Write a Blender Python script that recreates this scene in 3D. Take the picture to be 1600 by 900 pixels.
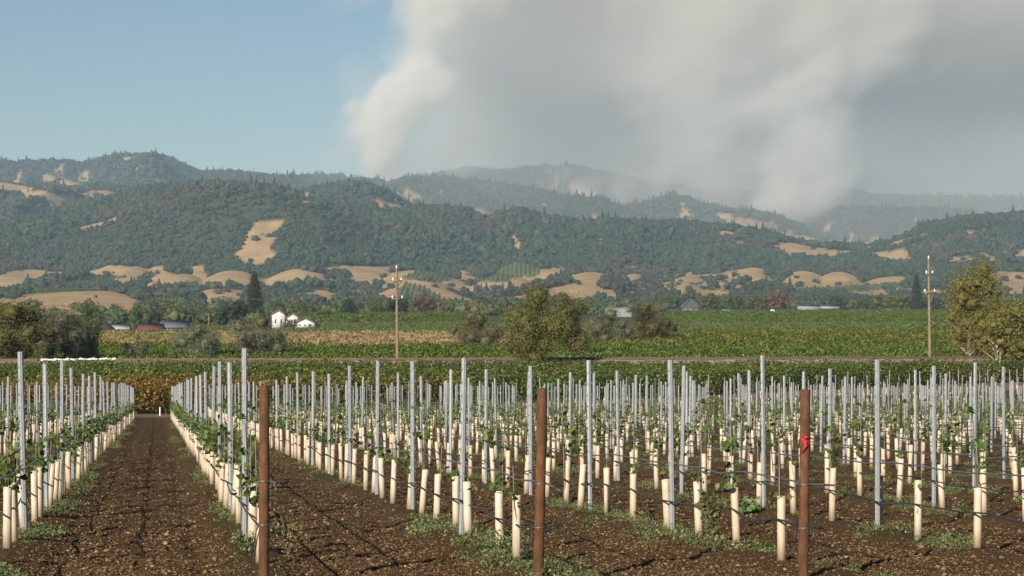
import bpy, math
import numpy as np
from mathutils import Vector

scene = bpy.context.scene
for o in list(bpy.data.objects):
    bpy.data.objects.remove(o, do_unlink=True)

# ------------------------------------------------------------------ camera, sky, sun, exposure
F, CX, HY, CAMZ = 3270.0, 800.0, 466.0, 8.0        # focal length and horizon in photo pixels, eye height over the valley
SUN_EL, SUN_AZ = 23.0, 26.0                        # sun behind the viewer, to the left

cam = bpy.data.cameras.new('camera')
cam.sensor_width = 36.0
cam.lens = 36.0 * F / 1600.0
cam.shift_y = (HY - 450.0) / 1600.0
cam.clip_start, cam.clip_end = 0.5, 40000.0
cam_o = bpy.data.objects.new('camera', cam)
scene.collection.objects.link(cam_o)
cam_o.location = (0, 0, CAMZ)
cam_o.rotation_euler = (math.radians(90), 0, 0)
scene.camera = cam_o

world = bpy.data.worlds.new('World')
scene.world = world
world.use_nodes = True
wn = world.node_tree
bg = wn.nodes['Background']
sky = wn.nodes.new('ShaderNodeTexSky')
sky.sky_type = 'NISHITA'
sky.sun_disc = False
sky.sun_elevation = math.radians(SUN_EL)
sky.sun_rotation = math.radians(180 + SUN_AZ)
sky.air_density, sky.dust_density, sky.ozone_density = 1.0, 0.0, 2.6
wn.links.new(sky.outputs[0], bg.inputs[0])
bg.inputs[1].default_value = 0.050

sun = bpy.data.lights.new('sun', 'SUN')
sun.energy = 4.8
sun.angle = math.radians(0.5)
sun.color = (1.0, 0.90, 0.76)
sun_o = bpy.data.objects.new('sun', sun)
scene.collection.objects.link(sun_o)
_el, _az = math.radians(SUN_EL), math.radians(SUN_AZ)
ldir = Vector((math.sin(_az) * math.cos(_el), math.cos(_az) * math.cos(_el), -math.sin(_el)))
sun_o.rotation_euler = ldir.to_track_quat('-Z', 'Y').to_euler()
sun_o.location = (-40, -80, 60)

vs = scene.view_settings
vs.view_transform = 'Standard'
vs.look = 'None'
vs.exposure = 0.55
vs.gamma = 1.0
vs.use_curve_mapping = False
cy = scene.cycles
cy.use_denoising = True
cy.denoiser = 'OPENIMAGEDENOISE'
cy.use_adaptive_sampling = True
cy.adaptive_threshold = 0.02
cy.max_bounces = 8
cy.diffuse_bounces = 2
cy.glossy_bounces = 2
cy.transmission_bounces = 4
cy.transparent_max_bounces = 8
cy.volume_bounces = 4
cy.volume_step_rate = 3.0
cy.volume_max_steps = 256
cy.caustics_reflective = cy.caustics_refractive = False
scene.render.film_transparent = False

# ------------------------------------------------------------------ numpy helpers
RNG = np.random.default_rng(7)

def _hash(ix, iy, iz, seed):
    h = (ix.astype(np.uint64) * np.uint64(374761393) + iy.astype(np.uint64) * np.uint64(668265263)
         + iz.astype(np.uint64) * np.uint64(3266489917) + np.uint64(seed * 1274126177 + 12345))
    h &= np.uint64(0xFFFFFFFF)
    h = (h ^ (h >> np.uint64(13))) * np.uint64(1274126177)
    h &= np.uint64(0xFFFFFFFF)
    h = (h ^ (h >> np.uint64(16))) * np.uint64(2246822519)
    h &= np.uint64(0xFFFFFFFF)
    return ((h ^ (h >> np.uint64(15))) & np.uint64(0xFFFFFF)).astype(np.float64) / float(0xFFFFFF)

def vnoise2(x, y, seed=0):
    x = np.asarray(x, float) + 4096.0; y = np.asarray(y, float) + 4096.0
    ix = np.floor(x).astype(np.int64); iy = np.floor(y).astype(np.int64)
    fx = x - ix; fy = y - iy
    fx = fx * fx * (3 - 2 * fx); fy = fy * fy * (3 - 2 * fy)
    z = np.zeros_like(ix)
    a = _hash(ix, iy, z, seed); b = _hash(ix + 1, iy, z, seed)
    c = _hash(ix, iy + 1, z, seed); d = _hash(ix + 1, iy + 1, z, seed)
    return (a * (1 - fx) + b * fx) * (1 - fy) + (c * (1 - fx) + d * fx) * fy

def fbm2(x, y, octs=4, seed=0, gain=0.5):
    s = 0.0; a = 1.0; t = 0.0
    for i in range(octs):
        s = s + a * vnoise2(x * 2 ** i + 17.3 * i, y * 2 ** i - 9.1 * i, seed + i)
        t += a; a *= gain
    return s / t

def vnoise3(x, y, z, seed=0):
    x = np.asarray(x, float) + 512.0; y = np.asarray(y, float) + 512.0; z = np.asarray(z, float) + 512.0
    ix = np.floor(x).astype(np.int64); iy = np.floor(y).astype(np.int64); iz = np.floor(z).astype(np.int64)
    f = [x - ix, y - iy, z - iz]
    f = [q * q * (3 - 2 * q) for q in f]
    r = 0.0
    for dx in (0, 1):
        for dy in (0, 1):
            for dz in (0, 1):
                w = (f[0] if dx else 1 - f[0]) * (f[1] if dy else 1 - f[1]) * (f[2] if dz else 1 - f[2])
                r = r + w * _hash(ix + dx, iy + dy, iz + dz, seed)
    return r

def fbm3(x, y, z, octs=4, seed=0, gain=0.5):
    s = 0.0; a = 1.0; t = 0.0
    for i in range(octs):
        s = s + a * vnoise3(x * 2 ** i + 7.7 * i, y * 2 ** i - 3.1 * i, z * 2 ** i + 5.3 * i, seed + i)
        t += a; a *= gain
    return s / t

def sstep(a, b, x):
    t = np.clip((np.asarray(x, float) - a) / (b - a), 0, 1)
    return t * t * (3 - 2 * t)

def in_poly(px, py, poly):
    px = np.asarray(px, float); py = np.asarray(py, float)
    inside = np.zeros(px.shape, bool)
    n = len(poly)
    for i in range(n):
        x1, y1 = poly[i]; x2, y2 = poly[(i + 1) % n]
        if y1 == y2:
            continue
        c = ((y1 > py) != (y2 > py)) & (px < (x2 - x1) * (py - y1) / (y2 - y1) + x1)
        inside ^= c
    return inside

# ------------------------------------------------------------------ object helpers
def link(o, parent=None):
    scene.collection.objects.link(o)
    if parent is not None:
        o.parent = parent
    return o

def tag(o, label=None, cat=None, group=None, kind=None):
    if label: o['label'] = label
    if cat: o['category'] = cat
    if group: o['group'] = group
    if kind: o['kind'] = kind
    return o

def empty(name, loc, rz=0.0):
    o = bpy.data.objects.new(name, None)
    o.empty_display_size = 0.2
    o.location = loc
    o.rotation_euler = (0, 0, rz)
    return link(o)

class MB:
    """collects vertices, faces (tri or quad), a per-face random value and a material slot"""
    def __init__(s):
        s.v = []; s.f3 = []; s.f4 = []; s.a3 = []; s.a4 = []; s.n = 0; s.m3 = []; s.m4 = []
    def add(s, v, f, var=None, mat=0):
        v = np.asarray(v, float).reshape(-1, 3); f = np.asarray(f, int)
        if var is None:
            var = np.full(len(f), 0.5)
        var = np.broadcast_to(np.asarray(var, float), (len(f),))
        s.v.append(v)
        if f.shape[1] == 3:
            s.f3.append(f + s.n); s.a3.append(var); s.m3.append(np.full(len(f), mat))
        else:
            s.f4.append(f + s.n); s.a4.append(var); s.m4.append(np.full(len(f), mat))
        s.n += len(v)
        return s
    def box(s, c, d, rot=None, var=0.5, mat=0):
        q = np.array([[x, y, z] for x in (-.5, .5) for y in (-.5, .5) for z in (-.5, .5)]) * np.asarray(d)
        if rot is not None:
            q = q @ np.asarray(rot).T
        q = q + np.asarray(c)
        return s.add(q, [[0, 1, 3, 2], [4, 6, 7, 5], [0, 4, 5, 1], [2, 3, 7, 6], [0, 2, 6, 4], [1, 5, 7, 3]], var, mat)
    def tube(s, pts, rad, n=8, caps=True, var=0.5, mat=0):
        pts = np.asarray(pts, float); m = len(pts)
        rad = np.broadcast_to(np.asarray(rad, float), (m,))
        t = np.gradient(pts, axis=0)
        t /= np.linalg.norm(t, axis=1)[:, None] + 1e-12
        up = np.where(np.abs(t[:, 2:3]) > 0.9, np.array([[1.0, 0, 0]]), np.array([[0, 0, 1.0]]))
        a = np.cross(t, up); a /= np.linalg.norm(a, axis=1)[:, None] + 1e-12
        b = np.cross(t, a)
        th = np.arange(n) / n * 2 * math.pi
        ring = (a[:, None, :] * np.cos(th)[None, :, None] + b[:, None, :] * np.sin(th)[None, :, None]) * rad[:, None, None] + pts[:, None, :]
        i = np.arange(m - 1)[:, None] * n; j = np.arange(n)[None, :]; j2 = (j + 1) % n
        f = np.stack([i + j, i + j2, i + n + j2, i + n + j], -1).reshape(-1, 4)
        s.add(ring.reshape(-1, 3), f, var, mat)
        if caps:
            for k, rev in ((0, False), (m - 1, True)):
                v = np.vstack([ring[k], pts[k]])
                ff = [[q, n, (q + 1) % n] if rev else [(q + 1) % n, n, q] for q in range(n)]
                s.add(v, ff, var, mat)
        return s
    def mesh(s, name, mats, smooth=False):
        return npmesh(name, np.vstack(s.v), np.vstack(s.f3) if s.f3 else None, np.vstack(s.f4) if s.f4 else None, mats,
                      np.concatenate(s.a3 + s.a4), np.concatenate(s.m3 + s.m4), smooth)
    def build(s, name, mats, parent=None, smooth=False):
        return link(bpy.data.objects.new(name, s.mesh(name, mats, smooth)), parent)

def npmesh(name, v, f3, f4, mats, var=None, mi=None, smooth=False):
    me = bpy.data.meshes.new(name)
    n3 = 0 if f3 is None else len(f3); n4 = 0 if f4 is None else len(f4)
    me.vertices.add(len(v)); me.vertices.foreach_set('co', np.asarray(v, np.float32).ravel())
    me.loops.add(n3 * 3 + n4 * 4); me.polygons.add(n3 + n4)
    idx = np.concatenate([x.ravel() for x in (f3, f4) if x is not None]).astype(np.int32)
    assert idx.max() < len(v), name
    me.loops.foreach_set('vertex_index', idx)
    ls = np.concatenate([np.arange(n3) * 3, n3 * 3 + np.arange(n4) * 4]).astype(np.int32)
    me.polygons.foreach_set('loop_start', ls)
    if mi is not None:
        me.polygons.foreach_set('material_index', np.asarray(mi, np.int32))
    if smooth:
        me.polygons.foreach_set('use_smooth', np.ones(n3 + n4, bool))
    me.update(calc_edges=True)
    if var is not None:
        a = me.attributes.new('var', 'FLOAT', 'FACE')
        a.data.foreach_set('value', np.asarray(var, np.float32))
    for m in (mats if isinstance(mats, (list, tuple)) else [mats]):
        me.materials.append(m)
    return me

def grid_mesh(name, X, Y, Z, mat, smooth=True):
    r, c = X.shape
    v = np.stack([X, Y, Z], -1).reshape(-1, 3)
    i = np.arange(r - 1)[:, None] * c + np.arange(c - 1)[None, :]
    f = np.stack([i, i + 1, i + c + 1, i + c], -1).reshape(-1, 4)
    return npmesh(name, v, None, f, mat, None, None, smooth)

def pt_attr(me, name, val):
    a = me.attributes.new(name, 'FLOAT', 'POINT')
    a.data.foreach_set('value', np.asarray(val, np.float32).ravel())

# ------------------------------------------------------------------ materials
def mat(name):
    m = bpy.data.materials.new(name); m.use_nodes = True
    nt = m.node_tree
    return m, nt, nt.nodes['Principled BSDF']

def nd(nt, t, **kw):
    n = nt.nodes.new(t)
    for k, v in kw.items():
        if k.startswith('i_'):
            n.inputs[k[2:].replace('_', ' ')].default_value = v
        else:
            setattr(n, k, v)
    return n

def ramp(nt, fac, stops):
    r = nt.nodes.new('ShaderNodeValToRGB')
    e = r.color_ramp.elements
    while len(e) < len(stops):
        e.new(0.5)
    for q, (p, c) in zip(e, stops):
        q.position = p; q.color = (*c, 1)
    nt.links.new(fac, r.inputs[0])
    return r.outputs[0]

def noise(nt, scale, detail=4, rough=0.6, coord=None, dim=None):
    n = nt.nodes.new('ShaderNodeTexNoise')
    n.inputs['Scale'].default_value = scale; n.inputs['Detail'].default_value = detail; n.inputs['Roughness'].default_value = rough
    if coord is None:
        tc = nt.nodes.new('ShaderNodeTexCoord'); coord = tc.outputs['Object']
    nt.links.new(coord, n.inputs['Vector'])
    return n.outputs['Fac']

def mixc(nt, fac, a, b, blend='MIX'):
    m = nt.nodes.new('ShaderNodeMix'); m.data_type = 'RGBA'; m.blend_type = blend
    for s, v in ((0, fac), (6, a), (7, b)):
        if hasattr(v, 'links'):
            nt.links.new(v, m.inputs[s])
        elif s == 0:
            m.inputs[0].default_value = v
        else:
            m.inputs[s].default_value = (*v, 1)
    return m.outputs[2]

def math_n(nt, op, a, b=0.0, clamp=False):
    m = nt.nodes.new('ShaderNodeMath'); m.operation = op; m.use_clamp = clamp
    for i, v in enumerate((a, b)):
        if hasattr(v, 'links'):
            nt.links.new(v, m.inputs[i])
        else:
            m.inputs[i].default_value = v
    return m.outputs[0]

def attr(nt, name, typ='GEOMETRY'):
    a = nt.nodes.new('ShaderNodeAttribute'); a.attribute_name = name; a.attribute_type = typ
    return a.outputs['Fac']

def bump(nt, bs, h, strength=0.4, dist=0.02):
    b = nt.nodes.new('ShaderNodeBump'); b.inputs['Strength'].default_value = strength; b.inputs['Distance'].default_value = dist
    nt.links.new(h, b.inputs['Height']); nt.links.new(b.outputs[0], bs.inputs['Normal'])

def simple(name, col, rough=0.7, metal=0.0, var=0.25, scale=6.0, bumps=0.0):
    """one base colour broken up by noise"""
    m, nt, bs = mat(name)
    c = np.array(col)
    n = noise(nt, scale, 5)
    out = ramp(nt, n, [(0.25, tuple(c * (1 - var))), (0.75, tuple(np.minimum(c * (1 + var), 1)))])
    nt.links.new(out, bs.inputs['Base Color'])
    bs.inputs['Roughness'].default_value = rough; bs.inputs['Metallic'].default_value = metal
    if bumps:
        bump(nt, bs, n, bumps, 0.02)
    return m

def leaf_mat(name, stops, tint_stops=None, trans=0.25, rough=0.55):
    """leaf colour from the per-leaf value; tint (0..1, per plant) moves towards tint_stops"""
    m, nt, bs = mat(name)
    var = attr(nt, 'var')
    oi = nt.nodes.new('ShaderNodeObjectInfo')
    col = ramp(nt, var, stops)
    if tint_stops is not None:
        t = attr(nt, 'tint', 'INSTANCER')
        g = nt.nodes.new('ShaderNodeTexCoord')
        k = math_n(nt, 'ADD', math_n(nt, 'SUBTRACT', var, 0.5), t)
        k = math_n(nt, 'MULTIPLY', math_n(nt, 'SUBTRACT', k, 0.35), 4.0, True)
        col = mixc(nt, k, col, ramp(nt, var, tint_stops))
    hs = nt.nodes.new('ShaderNodeHueSaturation')
    nt.links.new(col, hs.inputs['Color'])
    nt.links.new(math_n(nt, 'ADD', math_n(nt, 'MULTIPLY', oi.outputs['Random'], 0.045), 0.478), hs.inputs['Hue'])
    nt.links.new(math_n(nt, 'ADD', math_n(nt, 'MULTIPLY', oi.outputs['Random'], 0.4), 0.8), hs.inputs['Value'])
    nt.links.new(hs.outputs[0], bs.inputs['Base Color'])
    bs.inputs['Roughness'].default_value = rough
    bs.inputs['Specular IOR Level'].default_value = 0.25
    if trans:
        tr = nt.nodes.new('ShaderNodeBsdfTranslucent')
        nt.links.new(hs.outputs[0], tr.inputs['Color'])
        mx = nt.nodes.new('ShaderNodeMixShader'); mx.inputs[0].default_value = trans
        nt.links.new(bs.outputs[0], mx.inputs[1]); nt.links.new(tr.outputs[0], mx.inputs[2])
        nt.links.new(mx.outputs[0], nt.nodes['Material Output'].inputs['Surface'])
    return m

# ------------------------------------------------------------------ scattering through geometry nodes (only for uncountable stuff)
def proto_collection(name, meshes):
    c = bpy.data.collections.new(name)
    for i, me in enumerate(meshes):
        o = bpy.data.objects.new('%s_%02d' % (name, i), me)
        c.objects.link(o)
    return c

def scatter(name, pts, rotz, scl, idx, coll, tint=None, label='', cat=''):
    pts = np.asarray(pts, float); n = len(pts)
    me = bpy.data.meshes.new(name)
    me.vertices.add(n); me.vertices.foreach_set('co', np.asarray(pts, np.float32).ravel())
    rot = np.zeros((n, 3), np.float32); rot[:, 2] = rotz
    a = me.attributes.new('rot', 'FLOAT_VECTOR', 'POINT'); a.data.foreach_set('vector', rot.ravel())
    scl = np.asarray(scl, np.float32)
    if scl.ndim == 1:
        scl = np.repeat(scl[:, None], 3, 1)
    a = me.attributes.new('scl', 'FLOAT_VECTOR', 'POINT'); a.data.foreach_set('vector', np.ascontiguousarray(scl).ravel())
    a = me.attributes.new('pick', 'INT', 'POINT'); a.data.foreach_set('value', np.asarray(idx, np.int32))
    a = me.attributes.new('tint', 'FLOAT', 'POINT')
    a.data.foreach_set('value', np.asarray(np.zeros(n) if tint is None else tint, np.float32))
    me.update()
    o = link(bpy.data.objects.new(name, me))
    ng = bpy.data.node_groups.new(name + '_nodes', 'GeometryNodeTree')
    ng.interface.new_socket('Geometry', in_out='INPUT', socket_type='NodeSocketGeometry')
    ng.interface.new_socket('Geometry', in_out='OUTPUT', socket_type='NodeSocketGeometry')
    N = ng.nodes; L = ng.links
    gi = N.new('NodeGroupInput'); go = N.new('NodeGroupOutput')
    ip = N.new('GeometryNodeInstanceOnPoints'); ci = N.new('GeometryNodeCollectionInfo')
    ci.inputs['Collection'].default_value = coll
    ci.inputs['Separate Children'].default_value = True
    ci.inputs['Reset Children'].default_value = True
    def na(nm, ty):
        q = N.new('GeometryNodeInputNamedAttribute'); q.data_type = ty; q.inputs['Name'].default_value = nm
        return q.outputs['Attribute']
    L.new(gi.outputs[0], ip.inputs['Points']); L.new(ci.outputs[0], ip.inputs['Instance'])
    ip.inputs['Pick Instance'].default_value = True
    L.new(na('pick', 'INT'), ip.inputs['Instance Index'])
    L.new(na('rot', 'FLOAT_VECTOR'), ip.inputs['Rotation'])
    L.new(na('scl', 'FLOAT_VECTOR'), ip.inputs['Scale'])
    L.new(ip.outputs[0], go.inputs[0])
    md = o.modifiers.new('scatter', 'NODES'); md.node_group = ng
    return tag(o, label, cat, kind='stuff')

# ================================================================== THE SETTING
SLOPE = 151.0 / F
def at(px, py, Y):
    return np.array([(px - CX) / F * Y, Y, CAMZ - (py - HY) / F * Y])

def zplane(Y):
    p = CAMZ - 1.61 - SLOPE * np.asarray(Y, float)
    k = 0.22
    return np.where(p / k > 30, p, k * np.log1p(np.exp(np.clip(p / k, -40, 30))))

def on_ground(px, py):
    """point of the flat valley floor seen at a photo pixel"""
    Y = CAMZ * F / (py - HY)
    return np.array([(px - CX) / F * Y, Y, 0.0])

# --- vineyard rows (direction from the vanishing point of the rows)
ROWT = (245.0 - CX) / F
Y0, X0, RS = 18.9, -2.237, 2.44
def row_x(r, Y):
    return X0 + r * RS + ROWT * (np.asarray(Y, float) - Y0)
def far_edge(X):                       # skew far end of the young vineyard
    return 138.0 + (np.asarray(X, float) + 24.0) * 0.655
def headland(X):                       # bare strip before the old vines, wider to the right
    return 6.0 + 8.0 * sstep(5.0, 40.0, X)
def near_edge(r):
    return Y0 + 0.35 * max(0, r - 1)

def soil_relief(X, Y):
    """tilled soil: clods, wheel ruts and a low berm under each vine row"""
    X = np.asarray(X, float); Y = np.asarray(Y, float)
    q = (X - X0 - ROWT * (Y - Y0)) / RS
    c = np.abs(q - np.round(q)) * RS                      # distance from the next row
    inside = (Y < far_edge(X) - 1.0) & (Y > 9)
    berm = 0.055 * np.exp(-(c / 0.32) ** 2) - 0.03 * np.exp(-((c - 0.55) / 0.16) ** 2)
    big = (fbm2(X * 1.4, Y * 1.4, 3, 3) - 0.5) * 0.09
    clod = (fbm2(X * 11, Y * 11, 4, 11, 0.6) - 0.5) * 0.065
    tine = 0.004 * np.sin(c * 2 * math.pi / 0.17 + 2.5 * vnoise2(X * .5, Y * .5, 5))
    soft = 1 - 0.45 * np.exp(-(c / 0.3) ** 2)
    return np.where(inside, berm + big + clod * soft + tine, (fbm2(X * .6, Y * .6, 3, 9) - .5) * .06)

def gz(X, Y):
    return float(zplane(Y) + soil_relief(np.array([X]), np.array([Y]))[0]) if Y < 200 else 0.0

# --- hills: ridges given by the skyline they make and how far off they stand
RIDGES = [  # distance, front width, back width, tree height, skyline (photo x, y)
    (3300, 1250, 900, 8, [(-900, 345), (0, 350), (50, 345), (100, 335), (130, 324), (200, 304), (250, 294), (300, 291), (340, 291), (400, 294), (430, 299), (470, 309), (520, 316), (560, 322), (600, 326), (640, 329), (700, 331), (740, 336), (775, 341), (810, 334), (850, 343), (900, 351), (950, 348), (1000, 345), (1050, 348), (1100, 353), (1150, 359), (1200, 366), (1230, 373), (1270, 380), (1320, 383), (1380, 379), (1420, 367), (1450, 354), (1500, 346), (1540, 343), (1600, 341), (1700, 335), (2500, 330)]),
    (4100, 900, 700, 3, [(-900, 275), (0, 285), (30, 290), (70, 296), (110, 300), (150, 297), (180, 297), (210, 302), (260, 312), (320, 335), (400, 360), (500, 400), (2500, 420)]),
    (3750, 600, 600, 4, [(-900, 420), (350, 340), (400, 303), (440, 299), (480, 298), (500, 293), (540, 291), (580, 298), (600, 306), (640, 319), (680, 326), (720, 336), (780, 350), (900, 380), (2500, 420)]),
    (5600, 1200, 900, 9, [(-900, 236), (-300, 240), (0, 253), (20, 256), (50, 249), (80, 248), (110, 249), (130, 254), (150, 251), (190, 241), (215, 240), (240, 241), (260, 249), (290, 261), (310, 269), (340, 266), (360, 266), (400, 272), (450, 275), (500, 276), (530, 276), (570, 283), (620, 290), (700, 300), (900, 320), (2500, 350)]),
    (4850, 900, 600, 9, [(-900, 400), (450, 310), (520, 290), (560, 283), (590, 285), (605, 291), (620, 284), (650, 278), (690, 280), (740, 284), (800, 290), (830, 297), (870, 307), (900, 310), (940, 312), (970, 326), (1010, 318), (1050, 308), (1080, 314), (1100, 322), (1130, 327), (1180, 332), (1220, 342), (1250, 352), (1290, 369), (1330, 373), (1400, 380), (2500, 390)]),
    (6100, 900, 700, 8, [(-900, 330), (560, 300), (650, 277), (710, 267), (740, 263), (790, 266), (830, 261), (890, 261), (930, 269), (1000, 284), (1100, 298), (1300, 310), (2500, 320)]),
    (6300, 1300, 900, 8, [(-900, 400), (1150, 340), (1230, 305), (1290, 293), (1330, 301), (1400, 319), (1440, 316), (1480, 326), (1530, 323), (1600, 331), (1800, 320), (2500, 310)]),
]
KNOLLS = [  # golden foothills: photo x, crest y, half width in px, distance, depth
    (115, 457, 120, 1650, 210), (-60, 462, 90, 1750, 250), (195, 416, 60, 2450, 260), (270, 430, 62, 2250, 200), (365, 428, 55, 2250, 230),
    (345, 452, 55, 1950, 160), (470, 425, 60, 2250, 220), (490, 455, 60, 1950, 150), (570, 428, 60, 2400, 200), (650, 426, 80, 2350, 230),
    (720, 432, 50, 2450, 200), (790, 436, 50, 2250, 200), (660, 446, 50, 2000, 150), (920, 430, 62, 2300, 230), (925, 448, 100, 1950, 170),
    (990, 429, 35, 2500, 200), (1075, 432, 50, 2450, 220), (1055, 450, 45, 2050, 130), (1175, 420, 55, 2500, 220), (1140, 443, 55, 2150, 170),
    (1255, 428, 45, 2350, 200), (1310, 430, 45, 2350, 200), (1395, 434, 60, 2400, 200), (1570, 427, 70, 2300, 220), (1680, 430, 70, 2300, 220),
    (1480, 440, 60, 2250, 200), (20, 440, 70, 2350, 250), (115, 434, 70, 2150, 200), (830, 414, 45, 2550, 200), (780, 412, 40, 2600, 200)]

pxs = np.concatenate([np.arange(-900, -60, 24), np.arange(-60, 1661, 5), np.arange(1684, 2500, 24)]).astype(float)
ds = np.concatenate([np.arange(1040, 2800, 12), np.arange(2800, 5900, 24), np.arange(5900, 10600, 70)]).astype(float)
PX, DD = np.meshgrid(pxs, ds)
HX = (PX - CX) / F * DD
def hill_height():
    wx, wy = HX / 420.0, DD / 420.0
    n1 = fbm2(wx, wy, 5, 21); rid = 1 - np.abs(2 * fbm2(wx * .8 + 3, wy * .45, 4, 31) - 1)
    H = np.zeros_like(DD)
    warp = (vnoise2(PX / 150.0, PX * 0 + .5, 77) - .5)
    for k, (dc, wf, wb, th, sk) in enumerate(RIDGES):
        sx, sy = zip(*sk)
        ys = np.interp(PX, sx, sy) + (vnoise2(PX / 9.0, PX * 0 + k, 50 + k) - .5) * 2.0
        dcc = dc + warp * 0.08 * dc
        crest = np.maximum(CAMZ + (HY - ys) / F * dcc - th, 0)
        t = (DD - dcc)
        s = np.where(t < 0, sstep(-1.0, 0.0, np.clip(t / wf, -1, 0)) ** 1.15, 1 - sstep(0, 1, np.clip(t / wb, 0, 1)) * .8)
        m = 4 * s * (1 - s) * (t < 0)
        h = crest * (s + m * ((rid - .62) * .95 + (n1 - .5) * .5))
        h = np.minimum(h, np.maximum(CAMZ + (HY - ys) / F * DD - th, 0))
        H = np.maximum(H, h)
    for (x, y, w, d, dep) in KNOLLS:
        crest = CAMZ + (HY - y) / F * d
        g = np.exp(-np.abs((PX - x) / (w * 1.35)) ** 2.2 - np.abs((DD - d) / dep) ** 2 * 1.0)
        H = np.maximum(H, crest * g + (n1 - .5) * 6 * g)
    H += sstep(1500, 2100, DD) * (3 + 10 * (n1 - .4))
    return np.maximum(H, 0) * sstep(1150, 1500, DD)
HZ = hill_height()
HPY = HY - (HZ - CAMZ) / DD * F                            # photo y of every terrain vertex
ENV = np.minimum.accumulate(HPY, axis=0)
VIS = HPY <= ENV + 0.7

def hill_at(px, py):
    """first point of the terrain met by the line of sight through a photo pixel"""
    c = int(np.argmin(np.abs(pxs - px)))
    r = int(np.argmax(HPY[:, c] <= py)) if (HPY[:, c] <= py).any() else int(np.argmin(HPY[:, c]))
    return np.array([(px - CX) / F * ds[r], ds[r], HZ[r, c]])

GOLD = [
 [(0,465),(25,468),(50,457),(110,454),(170,454),(205,466),(216,475),(220,482),(150,490),(60,490),(0,488)],
 [(167,413),(200,415),(222,419),(208,433),(180,428),(170,420)], [(228,438),(245,431),(275,428),(306,429),(307,440),(280,442),(250,444),(232,443)],
 [(235,422),(260,424),(275,429),(255,432),(240,428)], [(338,436),(350,429),(385,426),(385,447),(350,449),(340,442)],
 [(312,474),(330,466),(382,452),(384,467),(350,480),(325,480)], [(420,440),(445,423),(470,422),(500,427),(520,435),(534,446),(510,450),(480,446),(450,453),(430,456)],
 [(450,463),(480,455),(515,455),(530,470),(505,472),(470,466)],
 [(537,427),(575,425),(620,427),(640,434),(680,442),(715,436),(760,440),(790,434),(800,450),(760,453),(715,452),(700,446),(690,462),(672,452),(640,440),(600,451),(570,446)],
 [(838,453),(870,450),(885,445),(882,437),(895,429),(925,427),(952,429),(940,438),(928,446),(945,452),(980,455),(1006,456),(1000,464),(950,466),(900,467),(850,467),(833,459)],
 [(975,430),(990,426),(1005,427),(992,442),(980,438)], [(1050,440),(1070,429),(1090,432),(1106,442),(1085,453),(1075,443)],
 [(1026,458),(1050,448),(1077,451),(1072,460),(1040,460)], [(1110,440),(1130,441),(1160,446),(1180,449),(1150,452),(1120,449)],
 [(1125,427),(1150,423),(1165,419),(1192,417),(1194,438),(1170,444),(1160,432),(1140,439),(1128,433)], [(800,432),(835,444),(838,451),(800,448)],
 [(853,430),(870,411),(882,419),(880,430),(862,424)], [(1225,436),(1245,424),(1275,429),(1290,433),(1310,426),(1326,431),(1332,446),(1290,448),(1250,449),(1228,447)],
 [(1330,444),(1370,436),(1390,431),(1417,434),(1405,441),(1370,444),(1340,447)], [(1365,397),(1385,396),(1412,397),(1395,404),(1375,403)],
 [(1485,401),(1520,401),(1522,407),(1488,407)], [(1523,387),(1540,391),(1563,387),(1563,402),(1545,411),(1535,402)],
 [(1578,396),(1610,390),(1660,392),(1660,412),(1580,409)], [(1540,426),(1570,424),(1660,429),(1660,450),(1570,441),(1548,435)],
 [(370,395),(385,368),(400,349),(430,345),(446,347),(425,363),(405,369),(433,373),(420,385),(433,395),(415,409),(400,408),(385,411),(375,402)],
 [(-60,282),(0,285),(30,289),(55,297),(110,304),(126,314),(123,326),(100,323),(70,319),(50,311),(30,313),(25,301),(0,302),(-60,300)],
 [(125,297),(150,297),(202,300),(192,309),(150,312),(130,307)], [(437,297),(478,300),(476,304),(437,301)], [(462,304),(480,305),(505,312),(531,321),(520,324),(490,317),(465,310)],
 [(530,309),(558,314),(545,320)], [(570,317),(590,312),(612,319),(645,328),(600,332),(585,326)], [(630,302),(645,299),(662,317),(640,319),(632,310)],
 [(735,332),(778,334),(772,345),(740,342)], [(1060,331),(1085,329),(1091,338),(1065,341)], [(1118,335),(1135,332),(1150,339),(1192,344),(1203,361),(1160,356),(1120,351)],
 [(1200,359),(1230,365),(1290,375),(1340,371),(1332,380),(1280,384),(1240,376)], [(1338,380),(1370,375),(1377,381),(1350,389)], [(1383,379),(1405,374),(1462,365),(1440,373),(1400,383)],
 [(192,247),(217,244),(213,251),(198,252)], [(788,378),(806,366),(812,385),(796,392)], [(-60,455),(0,465),(0,490),(-60,490)]]
VINEHILL = [[(80,447),(150,432),(180,436),(166,454),(100,456),(40,460)], [(628,433),(650,424),(680,423),(712,428),(700,438),(680,442),(640,436)],
 [(620,454),(635,443),(660,449),(686,462),(690,478),(640,476),(624,464)], [(764,432),(800,409),(815,411),(836,417),(843,425),(838,431),(810,433),(790,434)],
 [(1240,451),(1330,447),(1422,440),(1422,447),(1370,453),(1260,459)], [(752,434),(796,433),(794,441),(754,440)], [(250,444),(280,442),(306,440),(300,447),(255,449)]]
wob_x = (fbm2(PX / 11.0, HPY / 6.0, 4, 91, .65) - .5) * 14; wob_y = (fbm2(PX / 11.0, HPY / 6.0, 4, 95, .65) - .5) * 7
gold = np.zeros(PX.shape, bool); vhill = np.zeros(PX.shape, bool)
for p in GOLD:
    ctr = np.mean(p, 0); p = [(ctr[0] + (a - ctr[0]) * 1.04, ctr[1] + (b - ctr[1]) * 1.08 + .5) for a, b in p]
    gold |= in_poly(PX + wob_x, HPY + wob_y, p)
for p in VINEHILL:
    vhill |= in_poly(PX, HPY, p)
clear = fbm2(HX / 90.0, DD / 130.0, 4, 61)
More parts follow.
